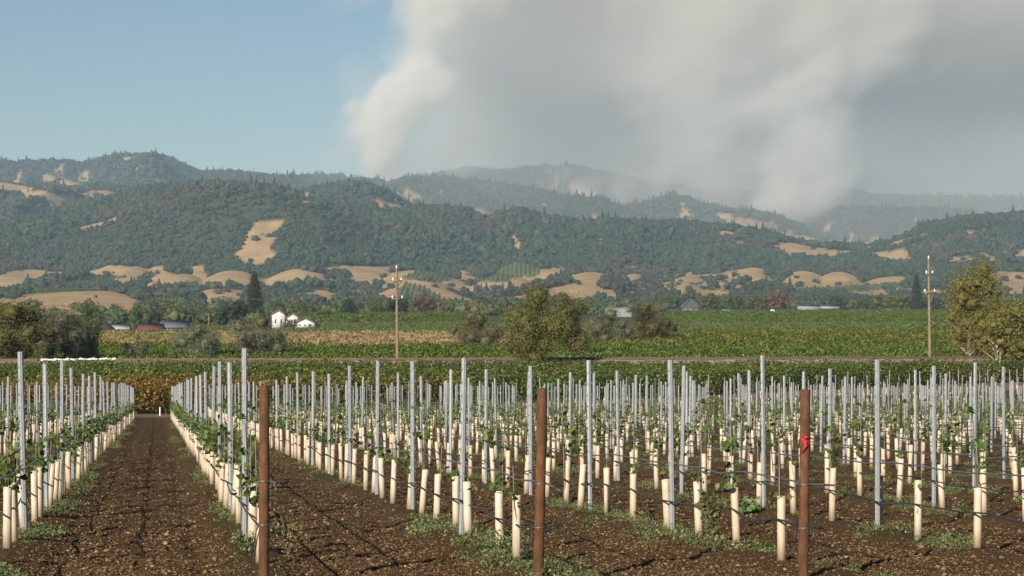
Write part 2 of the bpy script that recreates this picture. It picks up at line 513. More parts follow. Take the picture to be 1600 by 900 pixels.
glade = ((clear > 0.73) & (DD > 2700)) | ((clear > .50) & (DD > 1750) & (DD < 2700) & (HPY > 416))
clear2 = fbm2(HX / 38.0, DD / 60.0, 3, 62)
glade |= (clear2 > .70) & (DD > 2700) & (clear > .45)
gold = gold & VIS | (~VIS & (clear > 0.6)) | glade
vhill &= VIS
gold &= ~vhill

# ------------------------------------------------------------------ ground sheet (foreground field and valley floor)
def soil_material():
    m, nt, bs = mat('tilled_soil')
    tc = nt.nodes.new('ShaderNodeTexCoord'); co = tc.outputs['Object']
    n1 = noise(nt, 1.3, 5, .65, co); n2 = noise(nt, 46, 6, .75, co); n3 = noise(nt, 0.12, 3, .5, co)
    c = ramp(nt, n2, [(0.34, (0.030, 0.018, 0.008)), (0.50, (0.115, 0.068, 0.030)), (0.62, (0.21, 0.132, 0.062)), (0.76, (0.42, 0.30, 0.16))])
    c = mixc(nt, math_n(nt, 'MULTIPLY', n1, .35), c, (0.12, 0.071, 0.032))
    # headland, dry grass strip and field floor by stored surface values
    c = mixc(nt, attr(nt, 'tan'), c, ramp(nt, n1, [(.3, (0.23, 0.16, 0.085)), (.7, (0.36, 0.27, 0.15))]))
    c = mixc(nt, attr(nt, 'green'), c, ramp(nt, n1, [(.3, (0.045, 0.062, 0.02)), (.7, (0.10, 0.115, 0.04))]))
    nt.links.new(c, bs.inputs['Base Color'])
    bs.inputs['Roughness'].default_value = 0.95; bs.inputs['Specular IOR Level'].default_value = 0.1
    bump(nt, bs, math_n(nt, 'ADD', n2, math_n(nt, 'MULTIPLY', n1, .6)), 1.0, .055)
    return m
M_SOIL = soil_material()

ys_px = np.concatenate([np.arange(1010, 700, -0.9), np.arange(700, 652, -1.3)])
Yn = 1.61 * F / (ys_px - 617.0)
Yg = np.concatenate([[-70, -40, -20, -8, 0, 5, 9, 11], Yn[Yn > 12.5], np.arange(Yn[-1] + 3, 262, 2.5), np.geomspace(264, 1075, 60)])
cpx = np.concatenate([np.linspace(-9000, -900, 14), np.linspace(-700, -60, 50), np.arange(-40, 1645, 4.0), np.linspace(1660, 2300, 50), np.linspace(2500, 10600, 14)])
GP, GY = np.meshgrid(cpx, Yg)
GX = (GP - CX) / F * np.maximum(GY, 9.0)
GZ = zplane(GY) + np.where(GY < 205, soil_relief(GX, GY), 0)
GZ = np.where(GY > 1040, -0.3, GZ)
gpy = HY - (GZ - CAMZ) / np.maximum(GY, 9) * F
me = grid_mesh('ground', GX, GY, GZ, M_SOIL)
fe = far_edge(GX)
tan = sstep(-2.0, 0.5, GY - fe) * (1 - sstep(-1.5, 1.5, GY - fe - headland(GX))) * .85
tan = np.maximum(tan, ((GY > 322) & (GY < 420) & (GP < 780)) * 1.0)
tan = np.maximum(tan, sstep(1000, 1060, GY))
green = ((GY > 226) & (tan < .5)) * .8
nearb = (fbm2(GX * .8, GY * .8, 3, 44) > .56) & (GY < 16.5)
q = (GX - X0 - ROWT * (GY - Y0)) / RS; rowd = np.abs(q - np.round(q)) * RS
green = np.maximum(green, np.exp(-(rowd / .34) ** 2) * sstep(.46, .62, fbm2(GX * 1.2, GY * .7, 3, 43)) * (GY < fe) * .55)
pt_attr(me, 'tan', tan); pt_attr(me, 'green', green)
g_o = link(bpy.data.objects.new('ground', me))
tag(g_o, 'dark tilled soil field sloping down to the flat valley floor', 'ground', kind='structure')

# ------------------------------------------------------------------ hills
def hill_material():
    m, nt, bs = mat('hill_ground')
    tc = nt.nodes.new('ShaderNodeTexCoord'); co = tc.outputs['Object']
    n1 = noise(nt, 0.02, 5, .6, co); n2 = noise(nt, .15, 4, .6, co)
    gcol = ramp(nt, n1, [(.3, (0.36, 0.235, 0.108)), (.55, (0.49, 0.335, 0.16)), (.75, (0.60, 0.44, 0.225))])
    gcol = mixc(nt, math_n(nt, 'MULTIPLY', n2, .55), gcol, (0.33, 0.205, 0.10))
    gcol = mixc(nt, math_n(nt, 'MULTIPLY', math_n(nt, 'SUBTRACT', noise(nt, .045, 5, .7, co), .52), 4.0, True), gcol, (0.24, 0.165, 0.08))
    fcol = ramp(nt, n2, [(.3, (0.040, 0.044, 0.018)), (.7, (0.085, 0.078, 0.036))])
    c = mixc(nt, attr(nt, 'gold'), fcol, gcol)
    c = mixc(nt, attr(nt, 'vines'), c, ramp(nt, n2, [(.3, (0.10, 0.12, 0.045)), (.7, (0.17, 0.16, 0.07))]))
    nt.links.new(c, bs.inputs['Base Color'])
    bs.inputs['Roughness'].default_value = 1.0; bs.inputs['Specular IOR Level'].default_value = 0.05
    return m
me = grid_mesh('hills', HX, DD, HZ, hill_material())
pt_attr(me, 'gold', gold * 1.0); pt_attr(me, 'vines', vhill * 1.0)
h_o = link(bpy.data.objects.new('hills', me))
tag(h_o, 'hazy range of wooded hills with golden grass foothills', 'hills', kind='structure')

# ------------------------------------------------------------------ wood on the hills: one mass of trees
_ico = {}
def ico(sub):
    if sub not in _ico:
        import bmesh
        b = bmesh.new(); bmesh.ops.create_icosphere(b, subdivisions=sub, radius=1)
        _ico[sub] = (np.array([v.co for v in b.verts]), np.array([[v.index for v in f.verts] for f in b.faces])); b.free()
    return _ico[sub]

def lumpy_crown(rng, lumps=11, flat=.75):
    mb = MB(); v0, f0 = ico(1)
    for i in range(lumps):
        a = rng.uniform(0, 2 * math.pi); r = .62 * math.sqrt(rng.uniform(0, 1)); h = rng.uniform(.25, 1.0)
        c = np.array([math.cos(a) * r, math.sin(a) * r, .25 + h * flat * (1 - .45 * r)])
        s = rng.uniform(.26, .46)
        d = 1 + (vnoise3(v0[:, 0] * 2.2 + i * 3, v0[:, 1] * 2.2, v0[:, 2] * 2.2, int(rng.integers(99))) - .5) * .9
        mb.add(c + v0 * d[:, None] * s * np.array([1, 1, .8]), f0, np.clip(rng.normal(.5, .2, len(f0)) * .5 + rng.uniform(0, .5), 0, 1))
    return mb
def spiky_crown(rng):
    mb = MB(); n = 9
    for k in range(7):
        z = .15 + k * .27; r = .62 * (1 - k / 7.6)
        th = np.arange(n) / n * 2 * math.pi + rng.uniform(0, 1)
        rr = r * rng.uniform(.65, 1.15, n)
        v = np.vstack([np.stack([np.cos(th) * rr, np.sin(th) * rr, np.full(n, z)], 1), [[0, 0, z + .46]]])
        mb.add(v, [[i, (i + 1) % n, n] for i in range(n)], rng.uniform(.1, .6, n))
    return mb
M_WOOD = leaf_mat('hill_tree_leaves', [(0.0, (0.009, 0.017, 0.010)), (.45, (0.032, 0.047, 0.021)), (.8, (0.060, 0.075, 0.033)), (1.0, (0.090, 0.090, 0.044))],
                  [(0.0, (0.05, 0.036, 0.022)), (1.0, (0.09, 0.066, 0.038))], trans=0, rough=.9)
rp = np.random.default_rng(5)
wood_protos = [lumpy_crown(rp).mesh('crown_%d' % i, M_WOOD) for i in range(6)] + [spiky_crown(rp).mesh('crown_c%d' % i, M_WOOD) for i in range(2)]
WOODS = proto_collection('hill_crowns', wood_protos)

def sample_hills(rng, ok, cell):
    """random points over terrain quads, about one per cell (square metres) where ok holds"""
    dx = np.abs(HX[:-1, 1:] - HX[:-1, :-1]); dy = DD[1:, :-1] - DD[:-1, :-1]
    area = dx * dy
    lam = area / cell(DD[:-1, :-1]) * ok[:-1, :-1]
    n = rng.poisson(lam)
    r, c = np.nonzero(n); k = n[r, c]
    r = np.repeat(r, k); c = np.repeat(c, k)
    u, w = rng.uniform(size=len(r)), rng.uniform(size=len(r))
    def bil(A):
        return (A[r, c] * (1 - u) + A[r, c + 1] * u) * (1 - w) + (A[r + 1, c] * (1 - u) + A[r + 1, c + 1] * u) * w
    return np.stack([bil(HX), bil(DD), bil(HZ)], 1)
near_vis = HPY <= ENV + 14
inview = (PX > -150) & (PX < 1750)
dens = fbm2(HX / 55.0, DD / 55.0, 3, 66)
wood_ok = (~gold & ~vhill & near_vis & inview & (DD > 1500)) * np.clip(.55 + dens * 1.1, .5, 1.3)
P = sample_hills(rp, wood_ok, lambda d: np.where(d < 4300, 54.0, np.where(d < 7000, 95.0, 240.0)))
n = len(P)
scl = 3.2 + 6.0 * rp.uniform(0, 1, n) ** 1.4 * np.where(P[:, 1] > 7000, 1.6, np.where(P[:, 1] > 4300, 1.15, 1.0))
con = rp.uniform(size=n) < np.where(P[:, 1] > 4300, .16, .04)
idx = np.where(con, rp.integers(6, 8, n), rp.integers(0, 6, n))
sc3 = np.stack([scl, scl, scl * np.where(con, 1.0, rp.uniform(.9, 1.3, n))], 1)
near_d = P[:, 1] < 2700
scl = np.where(near_d, scl * .72, scl); sc3[near_d] *= .72
P[:, 2] -= .25 * scl
def hides_gold(P, h, rng, keep):
    hid = np.zeros(len(P), bool)
    p = CX + F * P[:, 0] / P[:, 1]
    for fr in (.35, .7, 1.0):
        y = HY - (P[:, 2] + h * fr - CAMZ) / P[:, 1] * F
        for g in GOLD:
            hid |= in_poly(p, y, g)
    return hid & (rng.uniform(size=len(P)) > np.where(P[:, 1] < 2700, keep, .45))
ok = ~hides_gold(P, sc3[:, 2] * 1.35, rp, .16)
P, scl, con, idx, sc3 = P[ok], scl[ok], con[ok], idx[ok], sc3[ok]; n = len(P)
patchn = fbm2(P[:, 0] / 110, P[:, 1] / 150, 3, 72)
sc3 *= (.86 + .5 * sstep(.35, .65, patchn))[:, None]
tint = np.where(fbm2(P[:, 0] / 160, P[:, 1] / 160, 3, 71) > .58, .42, .02) + rp.uniform(-.1, .25, n)
scatter('hill_forest', P, rp.uniform(0, 6.28, n), sc3, idx, WOODS, tint, 'dark green oak and conifer forest covering the hazy hills', 'forest')
print('hill trees', n)
# vine rows planted on the hill slopes
P = sample_hills(rp, vhill & VIS & inview, lambda d: 14.0)
P[:, 0] = np.round(P[:, 0] / 5.0) * 5.0 + rp.normal(0, .3, len(P))
n = len(P)
M_FARVINE = leaf_mat('far_vine_leaves', [(0, (0.030, 0.050, 0.014)), (1, (0.075, 0.10, 0.028))], trans=0, rough=.9)
fv = proto_collection('hill_vine_bushes', [lumpy_crown(rp, 5).mesh('vinebush_%d' % i, M_FARVINE) for i in range(3)])
scatter('hillside_vines', P, rp.uniform(0, 6.28, n), rp.uniform(1.0, 1.6, n), rp.integers(0, 3, n), fv, None, 'green vine rows planted in patches on the golden foothills', 'vineyard')

# ------------------------------------------------------------------ wildfire smoke: one drifting volume over the ridge
def smoke(part, vx, box, colour, label):
    x0, x1, y0, y1, z0, z1 = box
    nx, ny, nz = int((x1 - x0) / vx) + 1, int((y1 - y0) / vx) + 1, int((z1 - z0) / vx) + 1
    x = x0 + np.arange(nx) * vx; y = y0 + np.arange(ny) * vx; z = z0 + np.arange(nz) * vx
    Xg, Yg_, Zg = np.meshgrid(x, y, z, indexing='ij')
    def contrast(a): return np.clip((a - a.mean()) / a.std() * .24 + .5, -.2, 1.2)
    Xs = Xg - .65 * Zg                                     # billows lean with the wind
    w1 = contrast(fbm3(Xs / 330, Yg_ / 330, Zg / 240, 4, 3)); w2 = contrast(fbm3(Xs / 300, Yg_ / 330, Zg / 200, 4, 13))
    dn = contrast(fbm3(Xs / 100, Yg_ / 100, Zg / 85, 4, 23, .62))
    px = CX + F * Xg / Yg_
    den = np.zeros_like(Xg)
    def P2(px_, py_, d): return at(px_, py_, d)
    def column(path, d, rad, rho, sharp, warp=1.0):
        nonlocal den
        pts = np.array([P2(a, b, d + c) for a, b, c in path]); zs = pts[:, 2]
        o = np.argsort(zs); zz = zs[o]
        rho = np.broadcast_to(np.asarray(rho, float), zz.shape)
        cx_ = np.interp(Zg, zz, pts[o, 0]); cy_ = np.interp(Zg, zz, pts[o, 1]); rr = np.interp(Zg, zz, np.array(rad)[o]); rh = np.interp(Zg, zz, rho[o])
        ex = (Xg - cx_ + (w1 - .5) * rr * 1.5 * warp) / rr; ey = (Yg_ - cy_ + (w2 - .5) * rr * 1.5 * warp) / rr
        q = 1 - np.sqrt(ex ** 2 + ey ** 2) + (dn - .5) * 1.1
        f = sstep(0, sharp, q) * rh * sstep(zz[0] - 20, zz[0] + 40, Zg) * (1 - sstep(zz[0] + .35 * (zz[-1] - zz[0]), zz[-1], Zg) * (zz[-1] < 800))
        den = np.maximum(den, f)
    if part == 'columns':
        # bright column over the left fire
        column([(604, 302, 0), (598, 270, 10), (597, 225, 20), (612, 160, 40), (640, 90, 60), (682, 30, 90), (730, -40, 120), (800, -160, 160)], 4900,
               [22, 36, 58, 84, 96, 120, 165, 240], [.040, .034, .024, .0165, .012, .008, .0055, .0035], .52, .6)
        # thin veil round it
        column([(583, 300, 0), (580, 240, 50), (592, 160, 80), (640, 60, 120), (680, -60, 150)], 5020, [100, 125, 130, 150, 210], .0022, .9)
        # column over the fire on the right
        column([(1205, 356, 0), (1215, 320, 0), (1235, 270, 10), (1255, 220, 40), (1275, 150, 80), (1300, 60, 120), (1330, -80, 150)], 4980,
               [60, 110, 140, 155, 175, 220, 260], [.014, .011, .0075, .0055, .0035, .0018, .001], .85, .7)
        column([(1120, 320, 0), (1110, 280, 20), (1100, 220, 60), (1120, 120, 100), (1150, -40, 150)], 5060, [70, 120, 170, 210, 260], [.004, .0035, .0028, .002, .001], .9)
        # wisps off smaller fires
        for a, b, d, r, h in ((858, 330, 4720, 26, 80), (968, 325, 4720, 26, 80), (905, 325, 4750, 30, 60), (1030, 312, 4750, 40, 90), (700, 300, 4900, 40, 70), (622, 302, 4790, 18, 40), (575, 285, 4880, 45, 60)):
            column([(a, b, 0), (a - 3, b - h * .5, 0), (a + 6, b - h, 20)], d, [r * .7, r * 1.2, r * 2.1], .0055, .9)
    else:
        # the great grey bank drifting away to the right: its sunlit front leans towards the viewer with height
        left = 580 + (w1 - .5) * 90 + 45 * sstep(300, 900, Zg) + (dn - .5) * 25
        base = 230 + (w2 - .5) * 160 - 110 * sstep(980, 1300, px) + 90 * sstep(620, 760, px) * (1 - sstep(900, 1060, px))
        front = 5650 - 640 * sstep(260, 620, Zg) + (w2 - .5) * 240 + (dn - .5) * 60 + 650 * sstep(1290, 1380, px) * (1 - sstep(380, 800, Zg))
        bank = sstep(0, 120, px - left) * sstep(0, 260, Yg_ - front) * (1 - sstep(6500, 6880, Yg_)) * sstep(base - 60, base + 130, Zg)
        bank *= (.85 + .3 * w1) * .0024 * (.55 + .45 * sstep(640, 900, px))
        den = bank
        # low smoke filling the far valleys
        low = sstep(640, 1000, px) * (1 - sstep(300, 520, Zg)) * sstep(4550, 5150, Yg_) * (.0005 + .0004 * sstep(900, 1050, px) * (1 - .6 * sstep(1240, 1330, px))) * (w2 * 1.6)
        den = np.maximum(den, low)
        veil = sstep(480, 680, px) * (1 - sstep(300, 480, Zg)) * sstep(3450, 3750, Yg_) * (1 - sstep(5200, 5500, Yg_)) * .00024 * (.6 + .8 * w1)
        den = np.maximum(den, veil)
    edge = sstep(0, 3, np.arange(nx)) [:, None, None] * sstep(0, 2, nz - 1 - np.arange(nz))[None, None, :] * sstep(0, 3, np.arange(ny))[None, :, None] * sstep(0, 3, ny - 1 - np.arange(ny))[None, :, None]
    volume_object('smoke_' + part, den * edge, (x0, y0, z0), vx, colour, label)
def volume_object(name, den, org, vx, colour, label):
    """a density grid held in memory as a volume object"""
    den = np.where(den < 2e-5, 0, den)
    nzr = np.argwhere(den > 0); lo = np.maximum(nzr.min(0) - 1, 0); hi = np.minimum(nzr.max(0) + 2, den.shape)
    den = den[lo[0]:hi[0], lo[1]:hi[1], lo[2]:hi[2]]; org = np.array(org) + lo * vx
    (x0, y0, z0), (nx, ny, nz) = org, den.shape
    me = bpy.data.meshes.new(name)
    me.vertices.add(den.size)
    co = np.zeros((den.size, 3), np.float32); co[:, 0] = np.linspace(x0, x0 + nx * vx, den.size); co[:, 1] = y0; co[:, 2] = z0
    me.vertices.foreach_set('co', co.ravel())
    pt_attr(me, 'den', den * 1000.0)                       # kept well above the volume's clipping value
    o = link(bpy.data.objects.new(name, me))
    m = bpy.data.materials.new(name); m.use_nodes = True
    nt = m.node_tree; nt.nodes.clear()
    out = nt.nodes.new('ShaderNodeOutputMaterial'); pv = nt.nodes.new('ShaderNodeVolumePrincipled')
    pv.inputs['Color'].default_value = (*colour, 1); pv.inputs['Density'].default_value = 0.001
    pv.inputs['Anisotropy'].default_value = 0.0
    pv.inputs['Density Attribute'].default_value = 'density'
    nt.links.new(pv.outputs[0], out.inputs['Volume'])
    ng = bpy.data.node_groups.new(name + '_nodes', 'GeometryNodeTree')
    ng.interface.new_socket('Geometry', in_out='INPUT', socket_type='NodeSocketGeometry')
    ng.interface.new_socket('Geometry', in_out='OUTPUT', socket_type='NodeSocketGeometry')
    N = ng.nodes; L = ng.links
    gi = N.new('NodeGroupInput'); go = N.new('NodeGroupOutput')
    vc = N.new('GeometryNodeVolumeCube')
    vc.inputs['Min'].default_value = (x0, y0, z0); vc.inputs['Max'].default_value = (x0 + (nx - 1) * vx, y0 + (ny - 1) * vx, z0 + (nz - 1) * vx)
    vc.inputs['Resolution X'].default_value = nx; vc.inputs['Resolution Y'].default_value = ny; vc.inputs['Resolution Z'].default_value = nz
    pos = N.new('GeometryNodeInputPosition'); sub = N.new('ShaderNodeVectorMath'); sub.operation = 'SUBTRACT'; sub.inputs[1].default_value = (x0, y0, z0)
    div = N.new('ShaderNodeVectorMath'); div.operation = 'SCALE'; div.inputs['Scale'].default_value = 1 / vx
    sep = N.new('ShaderNodeSeparateXYZ')
    L.new(pos.outputs[0], sub.inputs[0]); L.new(sub.outputs[0], div.inputs[0]); L.new(div.outputs[0], sep.inputs[0])
    def mm(op, a, b):
        q = N.new('ShaderNodeMath'); q.operation = op
        for i, v in enumerate((a, b)):
            if hasattr(v, 'links'): L.new(v, q.inputs[i])
            else: q.inputs[i].default_value = v
        return q.outputs[0]
    ri = [mm('ROUND', sep.outputs[i], 0) for i in range(3)]
    ci_ = [mm('MINIMUM', mm('MAXIMUM', ri[i], 0), (nx, ny, nz)[i] - 1) for i in range(3)]
    lin = mm('ADD', mm('MULTIPLY', mm('ADD', mm('MULTIPLY', ci_[0], ny), ci_[1]), nz), ci_[2])
    si = N.new('GeometryNodeSampleIndex'); si.data_type = 'FLOAT'; si.domain = 'POINT'
    na = N.new('GeometryNodeInputNamedAttribute'); na.data_type = 'FLOAT'; na.inputs['Name'].default_value = 'den'
    L.new(gi.outputs[0], si.inputs['Geometry']); L.new(na.outputs['Attribute'], si.inputs['Value'])
    f2i = N.new('FunctionNodeFloatToInt'); L.new(lin, f2i.inputs[0]); L.new(f2i.outputs[0], si.inputs['Index'])
    L.new(si.outputs[0], vc.inputs['Density'])
    sm = N.new('GeometryNodeSetMaterial'); sm.inputs['Material'].default_value = m
    L.new(vc.outputs[0], sm.inputs['Geometry']); L.new(sm.outputs[0], go.inputs[0])
    o.modifiers.new('smoke', 'NODES').node_group = ng
    tag(o, label, 'smoke', kind='stuff')
    print(name, nx, ny, nz)
smoke('columns', 12.0, (-560., 1080., 4640., 5420., 90., 1010.), (0.99, 0.968, 0.925), 'two bright columns of fresh wildfire smoke rising from the ridge')
smoke('bank', 24.0, (-720., 3000., 3400., 6900., 70., 1330.), (0.825, 0.82, 0.795), 'great grey bank of wildfire smoke filling the sky beyond the ridge')

# ------------------------------------------------------------------ haze
mb = MB(); mb.box((0, 5250, 236), (13000, 10900, 478))
m = bpy.data.materials.new('haze'); m.use_nodes = True
nt = m.node_tree; nt.nodes.clear()
out = nt.nodes.new('ShaderNodeOutputMaterial'); pv = nt.nodes.new('ShaderNodeVolumePrincipled')
pv.inputs['Color'].default_value = (0.54, 0.775, 0.98, 1); pv.inputs['Density'].default_value = 9.0e-5
nt.links.new(pv.outputs[0], out.inputs['Volume'])
tag(mb.build('haze', m), 'thin pale blue haze filling the valley air', 'haze', kind='stuff')

# ================================================================== PLANT BUILDING
LOBED = np.array([(0, -.46), (.34, -.34), (.52, .06), (.24, .2), (0, .6), (-.24, .2), (-.52, .06), (-.34, -.34)])
RHOMB = np.array([(0, -.5), (.42, 0), (0, .55), (-.42, 0)])
def leaves(mb, P, size, rng, out=None, w=0.6, var=None, lobed=False, slim=1.0, mat=0):
    P = np.asarray(P, float); n = len(P)
    N = rng.normal(size=(n, 3)); N /= np.linalg.norm(N, axis=1)[:, None]
    if out is not None:
        o = np.asarray(out, float); o = o / (np.linalg.norm(o, axis=1)[:, None] + 1e-9)
        N = N * (1 - w) + o * w; N /= np.linalg.norm(N, axis=1)[:, None] + 1e-9
    R = rng.normal(size=(n, 3)); T = np.cross(N, R); T /= np.linalg.norm(T, axis=1)[:, None] + 1e-9
    B = np.cross(N, T)
    size = np.broadcast_to(np.asarray(size, float), (n,)); var = rng.uniform(0, 1, n) if var is None else np.broadcast_to(var, (n,))
    if lobed:
        S = LOBED; m = len(S)
        V = P[:, None, :] + size[:, None, None] * (T[:, None, :] * S[None, :, :1] * slim + B[:, None, :] * S[None, :, 1:] - N[:, None, :] * .10)
        V = np.concatenate([V, P[:, None, :] + 0 * N[:, None, :]], 1)
        base = np.arange(n)[:, None, None] * (m + 1)
        f = np.array([[i, (i + 1) % m, m] for i in range(m)])[None] + base
        mb.add(V.reshape(-1, 3), f.reshape(-1, 3), np.repeat(var, m), mat)
    else:
        S = RHOMB
        bend = np.array([.0, .12, .0, .12])
        V = P[:, None, :] + size[:, None, None] * (T[:, None, :] * S[None, :, :1] * slim + B[:, None, :] * S[None, :, 1:] + N[:, None, :] * bend[None, :, None])
        f = np.arange(n)[:, None] * 4 + np.arange(4)[None, :]
        mb.add(V.reshape(-1, 3), f, var, mat)
    return mb

def vine_mat(name):
    return leaf_mat(name, [(0, (0.045, 0.085, 0.014)), (.5, (0.085, 0.145, 0.028)), (1, (0.14, 0.20, 0.045))], [(0, (0.20, 0.16, 0.03)), (1, (0.30, 0.24, 0.05))], trans=.3)
M_YOUNG = vine_mat('young_vine_leaves')
M_STEM = simple('vine_stem', (0.11, 0.085, 0.045), .85)
M_STAKE = simple('grey_rod', (0.30, 0.29, 0.27), .5, .5)

# ------------------------------------------------------------------ steel posts, grow tubes, young vines
def steel_material():
    m, nt, bs = mat('galvanised_steel')
    tc = nt.nodes.new('ShaderNodeTexCoord'); oi = nt.nodes.new('ShaderNodeObjectInfo')
    n = noise(nt, 22, 4, .6, tc.outputs['Object']); n2 = noise(nt, 3, 2, .5, tc.outputs['Object'])
    c = ramp(nt, n, [(.3, (0.22, 0.245, 0.262)), (.7, (0.32, 0.343, 0.355))])
    c = mixc(nt, math_n(nt, 'MULTIPLY', oi.outputs['Random'], .35), c, (0.40, 0.415, 0.42))
    nt.links.new(c, bs.inputs['Base Color'])
    bs.inputs['Metallic'].default_value = 0.3
    nt.links.new(math_n(nt, 'ADD', math_n(nt, 'MULTIPLY', n2, .25), .32), bs.inputs['Roughness'])
    bump(nt, bs, n, .15, .002)
    return m
M_STEEL = steel_material()
def tube_material():
    m, nt, bs = mat('grow_tube_plastic')
    tc = nt.nodes.new('ShaderNodeTexCoord'); oi = nt.nodes.new('ShaderNodeObjectInfo')
    n = noise(nt, 7, 4, .6, tc.outputs['Object'])
    c = ramp(nt, n, [(.25, (0.60, 0.455, 0.31)), (.75, (0.78, 0.635, 0.46))])
    c = mixc(nt, oi.outputs['Random'], c, ramp(nt, n, [(.25, (0.60, 0.50, 0.37)), (.75, (0.82, 0.72, 0.57))]))
    sp = nt.nodes.new('ShaderNodeSeparateXYZ'); nt.links.new(tc.outputs['Object'], sp.inputs[0])
    dirt = math_n(nt, 'SUBTRACT', math_n(nt, 'ADD', .16, math_n(nt, 'MULTIPLY', n, .12)), sp.outputs[2])
    c = mixc(nt, math_n(nt, 'MULTIPLY', dirt, 5.0, True), c, (0.26, 0.18, 0.11))      # soil splashed up the foot
    st = nt.nodes.new('ShaderNodeMapping'); st.inputs['Scale'].default_value = (1, 1, .15); nt.links.new(tc.outputs['Object'], st.inputs[0])
    cm = nt.nodes.new('ShaderNodeVectorMath'); cm.operation = 'ADD'; nt.links.new(st.outputs[0], cm.inputs[0]); nt.links.new(oi.outputs['Random'], cm.inputs[1])
    streak = noise(nt, 26, 4, .65, cm.outputs[0])
    c = mixc(nt, math_n(nt, 'MULTIPLY', math_n(nt, 'SUBTRACT', streak, .54), 3.2, True), c, (0.40, 0.27, 0.16))
    nt.links.new(c, bs.inputs['Base Color']); bs.inputs['Roughness'].default_value = .55
    tr = nt.nodes.new('ShaderNodeBsdfTranslucent'); nt.links.new(c, tr.inputs['Color'])
    mx = nt.nodes.new('ShaderNodeMixShader'); mx.inputs[0].default_value = .18
    nt.links.new(bs.outputs[0], mx.inputs[1]); nt.links.new(tr.outputs[0], mx.inputs[2])
    nt.links.new(mx.outputs[0], nt.nodes['Material Output'].inputs['Surface'])
    return m
M_TUBE = tube_material()
def rust_material():
    m, nt, bs = mat('rusty_pipe')
    tc = nt.nodes.new('ShaderNodeTexCoord')
    mp = nt.nodes.new('ShaderNodeMapping'); mp.inputs['Scale'].default_value = (1, 1, .35); nt.links.new(tc.outputs['Object'], mp.inputs[0])
    n = noise(nt, 18, 6, .7, mp.outputs[0]); n2 = noise(nt, 2.2, 3, .6, mp.outputs[0])
    c = ramp(nt, n, [(.30, (0.035, 0.016, 0.008)), (.48, (0.10, 0.040, 0.014)), (.62, (0.18, 0.075, 0.024)), (.80, (0.30, 0.15, 0.06))])
    c = mixc(nt, math_n(nt, 'MULTIPLY', n2, .5), c, (0.06, 0.026, 0.011))
    nt.links.new(c, bs.inputs['Base Color']); bs.inputs['Roughness'].default_value = .85
    bump(nt, bs, n, .35, .004)
    return m
M_RUST = rust_material()
M_HOSE = simple('drip_hose', (0.035, 0.034, 0.036), .5, 0, .3, 9)
M_WIRE = simple('steel_wire', (0.20, 0.20, 0.19), .45, .6)

def profile_post(rng, h=2.03, jit=0.0):
    c = np.array([(-32, 4), (-24, 4), (-19, -14), (-8, -20), (0, -12), (8, -20), (19, -14), (24, 4), (32, 4)]) / 1000.0
    th = .0042
    d = np.gradient(c, axis=0); nrm = np.stack([-d[:, 1], d[:, 0]], 1); nrm /= np.linalg.norm(nrm, axis=1)[:, None]
    loop = np.vstack([c + nrm * th / 2, (c - nrm * th / 2)[::-1]]); n = len(loop)
    zz = np.array([-.25, h])
    V = np.concatenate([np.column_stack([loop, np.full(n, z)]) for z in zz])
    mb = MB()
    mb.add(V, [[i, (i + 1) % n, n + (i + 1) % n, n + i] for i in range(n)])
    k = len(c)
    for base in (0, n):
        mb.add(V[base:base + n], [[i, i + 1, n - 2 - i, n - 1 - i] if base else [n - 1 - i, n - 2 - i, i + 1, i] for i in range(k - 1)])
    for z in np.arange(.35, h - .05, .15):               # wire hooks punched out of both flanges
        for s in (-1, 1):
            mb.box((s * .034, -.003, z), (.008, .006, .028))
    return mb
rng = np.random.default_rng(12)
post_meshes = [profile_post(rng, h).mesh('steel_post', M_STEEL) for h in (1.97, 2.02, 2.07)]

def grow_tube_mesh(rng):
    n = 16; h = rng.uniform(.60, .68); r0 = rng.uniform(.038, .0425); mb = MB()
    th = np.arange(n) / n * 2 * math.pi
    zs = [-.05, .1, .3, .5, h]
    rr = [r0 * (1 + rng.normal(0, .018)) for _ in zs]
    ov = 1 + .07 * (th > 5.6)                            # the overlapped seam
    rings = [np.column_stack([np.cos(th) * r * ov, np.sin(th) * r * ov * rng.uniform(.93, 1.0), np.full(n, z)]) for r, z in zip(rr, zs)]
    inner = [q * np.array([.93, .93, 1]) for q in rings[::-1][:3]]
    R = rings + inner
    V = np.vstack(R); m = len(R)
    f = [[i * n + j, i * n + (j + 1) % n, (i + 1) * n + (j + 1) % n, (i + 1) * n + j] for i in range(m - 1) for j in range(n)]
    mb.add(V, f)
    return mb, h
tube_meshes = [grow_tube_mesh(rng)[0].mesh('grow_tube', M_TUBE) for _ in range(6)]

